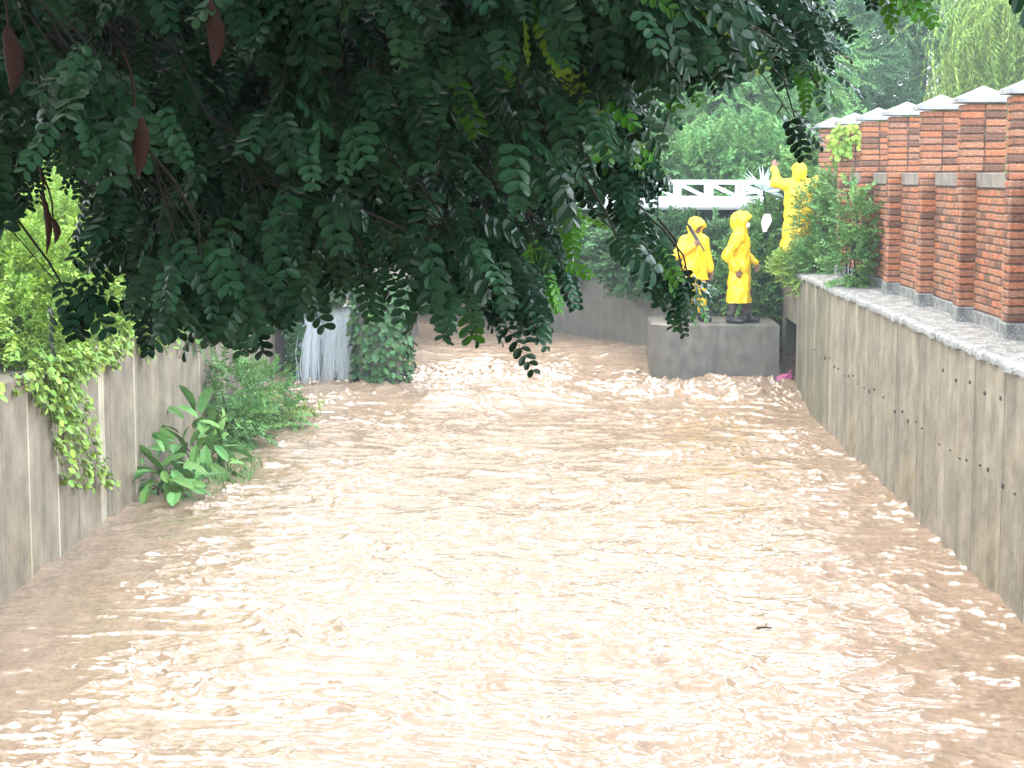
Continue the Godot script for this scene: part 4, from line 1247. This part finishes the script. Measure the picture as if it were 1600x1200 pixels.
func trees():
	var g := "trees far behind the channel"
	tree("far_tree", "hazy mid-green tree rising right behind the white footbridge", Vector3(4.2, 2.5, -44), 6.6, 3.0, 3000, L.sprig_fine, M.tree_far, 0.3, g, 0.0)
	tree("far_tree", "hazy green tree left of the footbridge, half behind the dark leaves", Vector3(-0.5, 2.5, -47), 7.4, 3.6, 3000, L.sprig_fine, M.tree_far, 0.3, g, 0.0)
	tree("far_tree", "tall dark green tree at the top between near leaves and pale willow", Vector3(7.6, 2.5, -54), 9.4, 4.4, 4200, L.sprig_fine, M.tree_dark, 0.2, g, 0.0)
	tree("far_tree", "tall grey-green tree behind the footbridge tree, at the top centre right", Vector3(3.4, 2.5, -60), 9.6, 5.0, 3000, L.sprig_fine, M.tree_dark, 0.2, g, 0.0)
	tree("willow_tree", "pale yellow-green drooping tree above the brick wall at the right edge", Vector3(13.2, 2.3, -47), 8.2, 4.3, 4200, L.willow, M.tree_willow, 1.0, g, 0.05)
	tree("willow_tree", "pale drooping tree showing just behind the nearer pale tree's left side", Vector3(15.0, 2.3, -62), 10.2, 5.2, 2600, L.willow, M.tree_willow, 1.0, g, 0.05)
	for s in [[-5.5, -54, 8.6, "far green tree seen through gaps in the near leaves, right of centre"], [-11, -52, 8.4, "far green tree seen through gaps left of the centre of the near leaves"], [-17, -50, 8.4, "far green tree behind the left bank's bushes"], [-13.5, -36, 6.2, "light green tree on the left bank behind the tallest bush"], [-14, -25, 5.2, "light green tree at the far left behind the bright bushes"], [11.0, -58, 9.6, "green tree behind the pale willow's left edge above the brick caps"], [9.5, -74, 11.4, "pale far tree closing the gap between dark tree and pale willow"], [1, -78, 11.8, "pale far tree behind the tall grey-green tree"], [21, -60, 10, "green tree beyond the brick wall, at the far right"]]:
		tree("far_tree", s[3], Vector3(s[0], 2.0, s[1]), s[2], s[2] * 0.5, 2600, L.sprig, M.bush_bright if s[1] > -40 else M.tree_far, 0.2, g, 0.0)

# ---------------------------------------------------------------- scene
func _ready():
	rng.seed = 20240
	var cam := Camera3D.new()
	cam.name = "camera"
	cam.position = Vector3(0, 3.87, 0)
	cam.rotation_degrees = Vector3(-6.72, 1.69, 0)
	cam.fov = 24.19
	cam.near = 0.05
	cam.far = 600
	add_child(cam)
	cam.current = true
	var env := Environment.new()
	env.background_mode = Environment.BG_SKY
	var sm := ProceduralSkyMaterial.new()
	sm.sky_top_color = Color(0.88, 0.935, 1.0)
	sm.sky_horizon_color = Color(0.93, 0.95, 0.97)
	sm.sky_curve = 0.2
	sm.ground_bottom_color = Color(0.3, 0.32, 0.28)
	sm.ground_horizon_color = Color(0.6, 0.62, 0.6)
	sm.sun_angle_max = 1.0
	var sky := Sky.new()
	sky.sky_material = sm
	env.sky = sky
	env.background_energy_multiplier = 1.0
	env.tonemap_mode = Environment.TONE_MAPPER_LINEAR
	env.tonemap_exposure = 8.0
	env.sdfgi_enabled = true
	env.ssao_enabled = true
	env.ssil_enabled = true
	env.fog_enabled = true
	env.fog_density = 0.0013
	env.fog_light_color = Color(0.86, 0.92, 0.95)
	var we := WorldEnvironment.new()
	we.name = "world"
	we.environment = env
	add_child(we)
	var sun := DirectionalLight3D.new()
	sun.name = "sun"
	sun.light_energy = 0.2
	sun.light_angular_distance = 50.0
	sun.light_color = Color(1.0, 0.985, 0.96)
	sun.shadow_enabled = true
	add_child(sun)
	sun.look_at_from_position(Vector3(-4, 10, -4), Vector3.ZERO)

	make_materials()
	make_leaves()
	ground()
	water()
	right_wall()
	left_wall()
	block()
	far_walls()
	brick_wall()
	side_fall()
	froth()
	footbridge()
	trees()
	plants()
	near_tree()
	people()
	small_things()
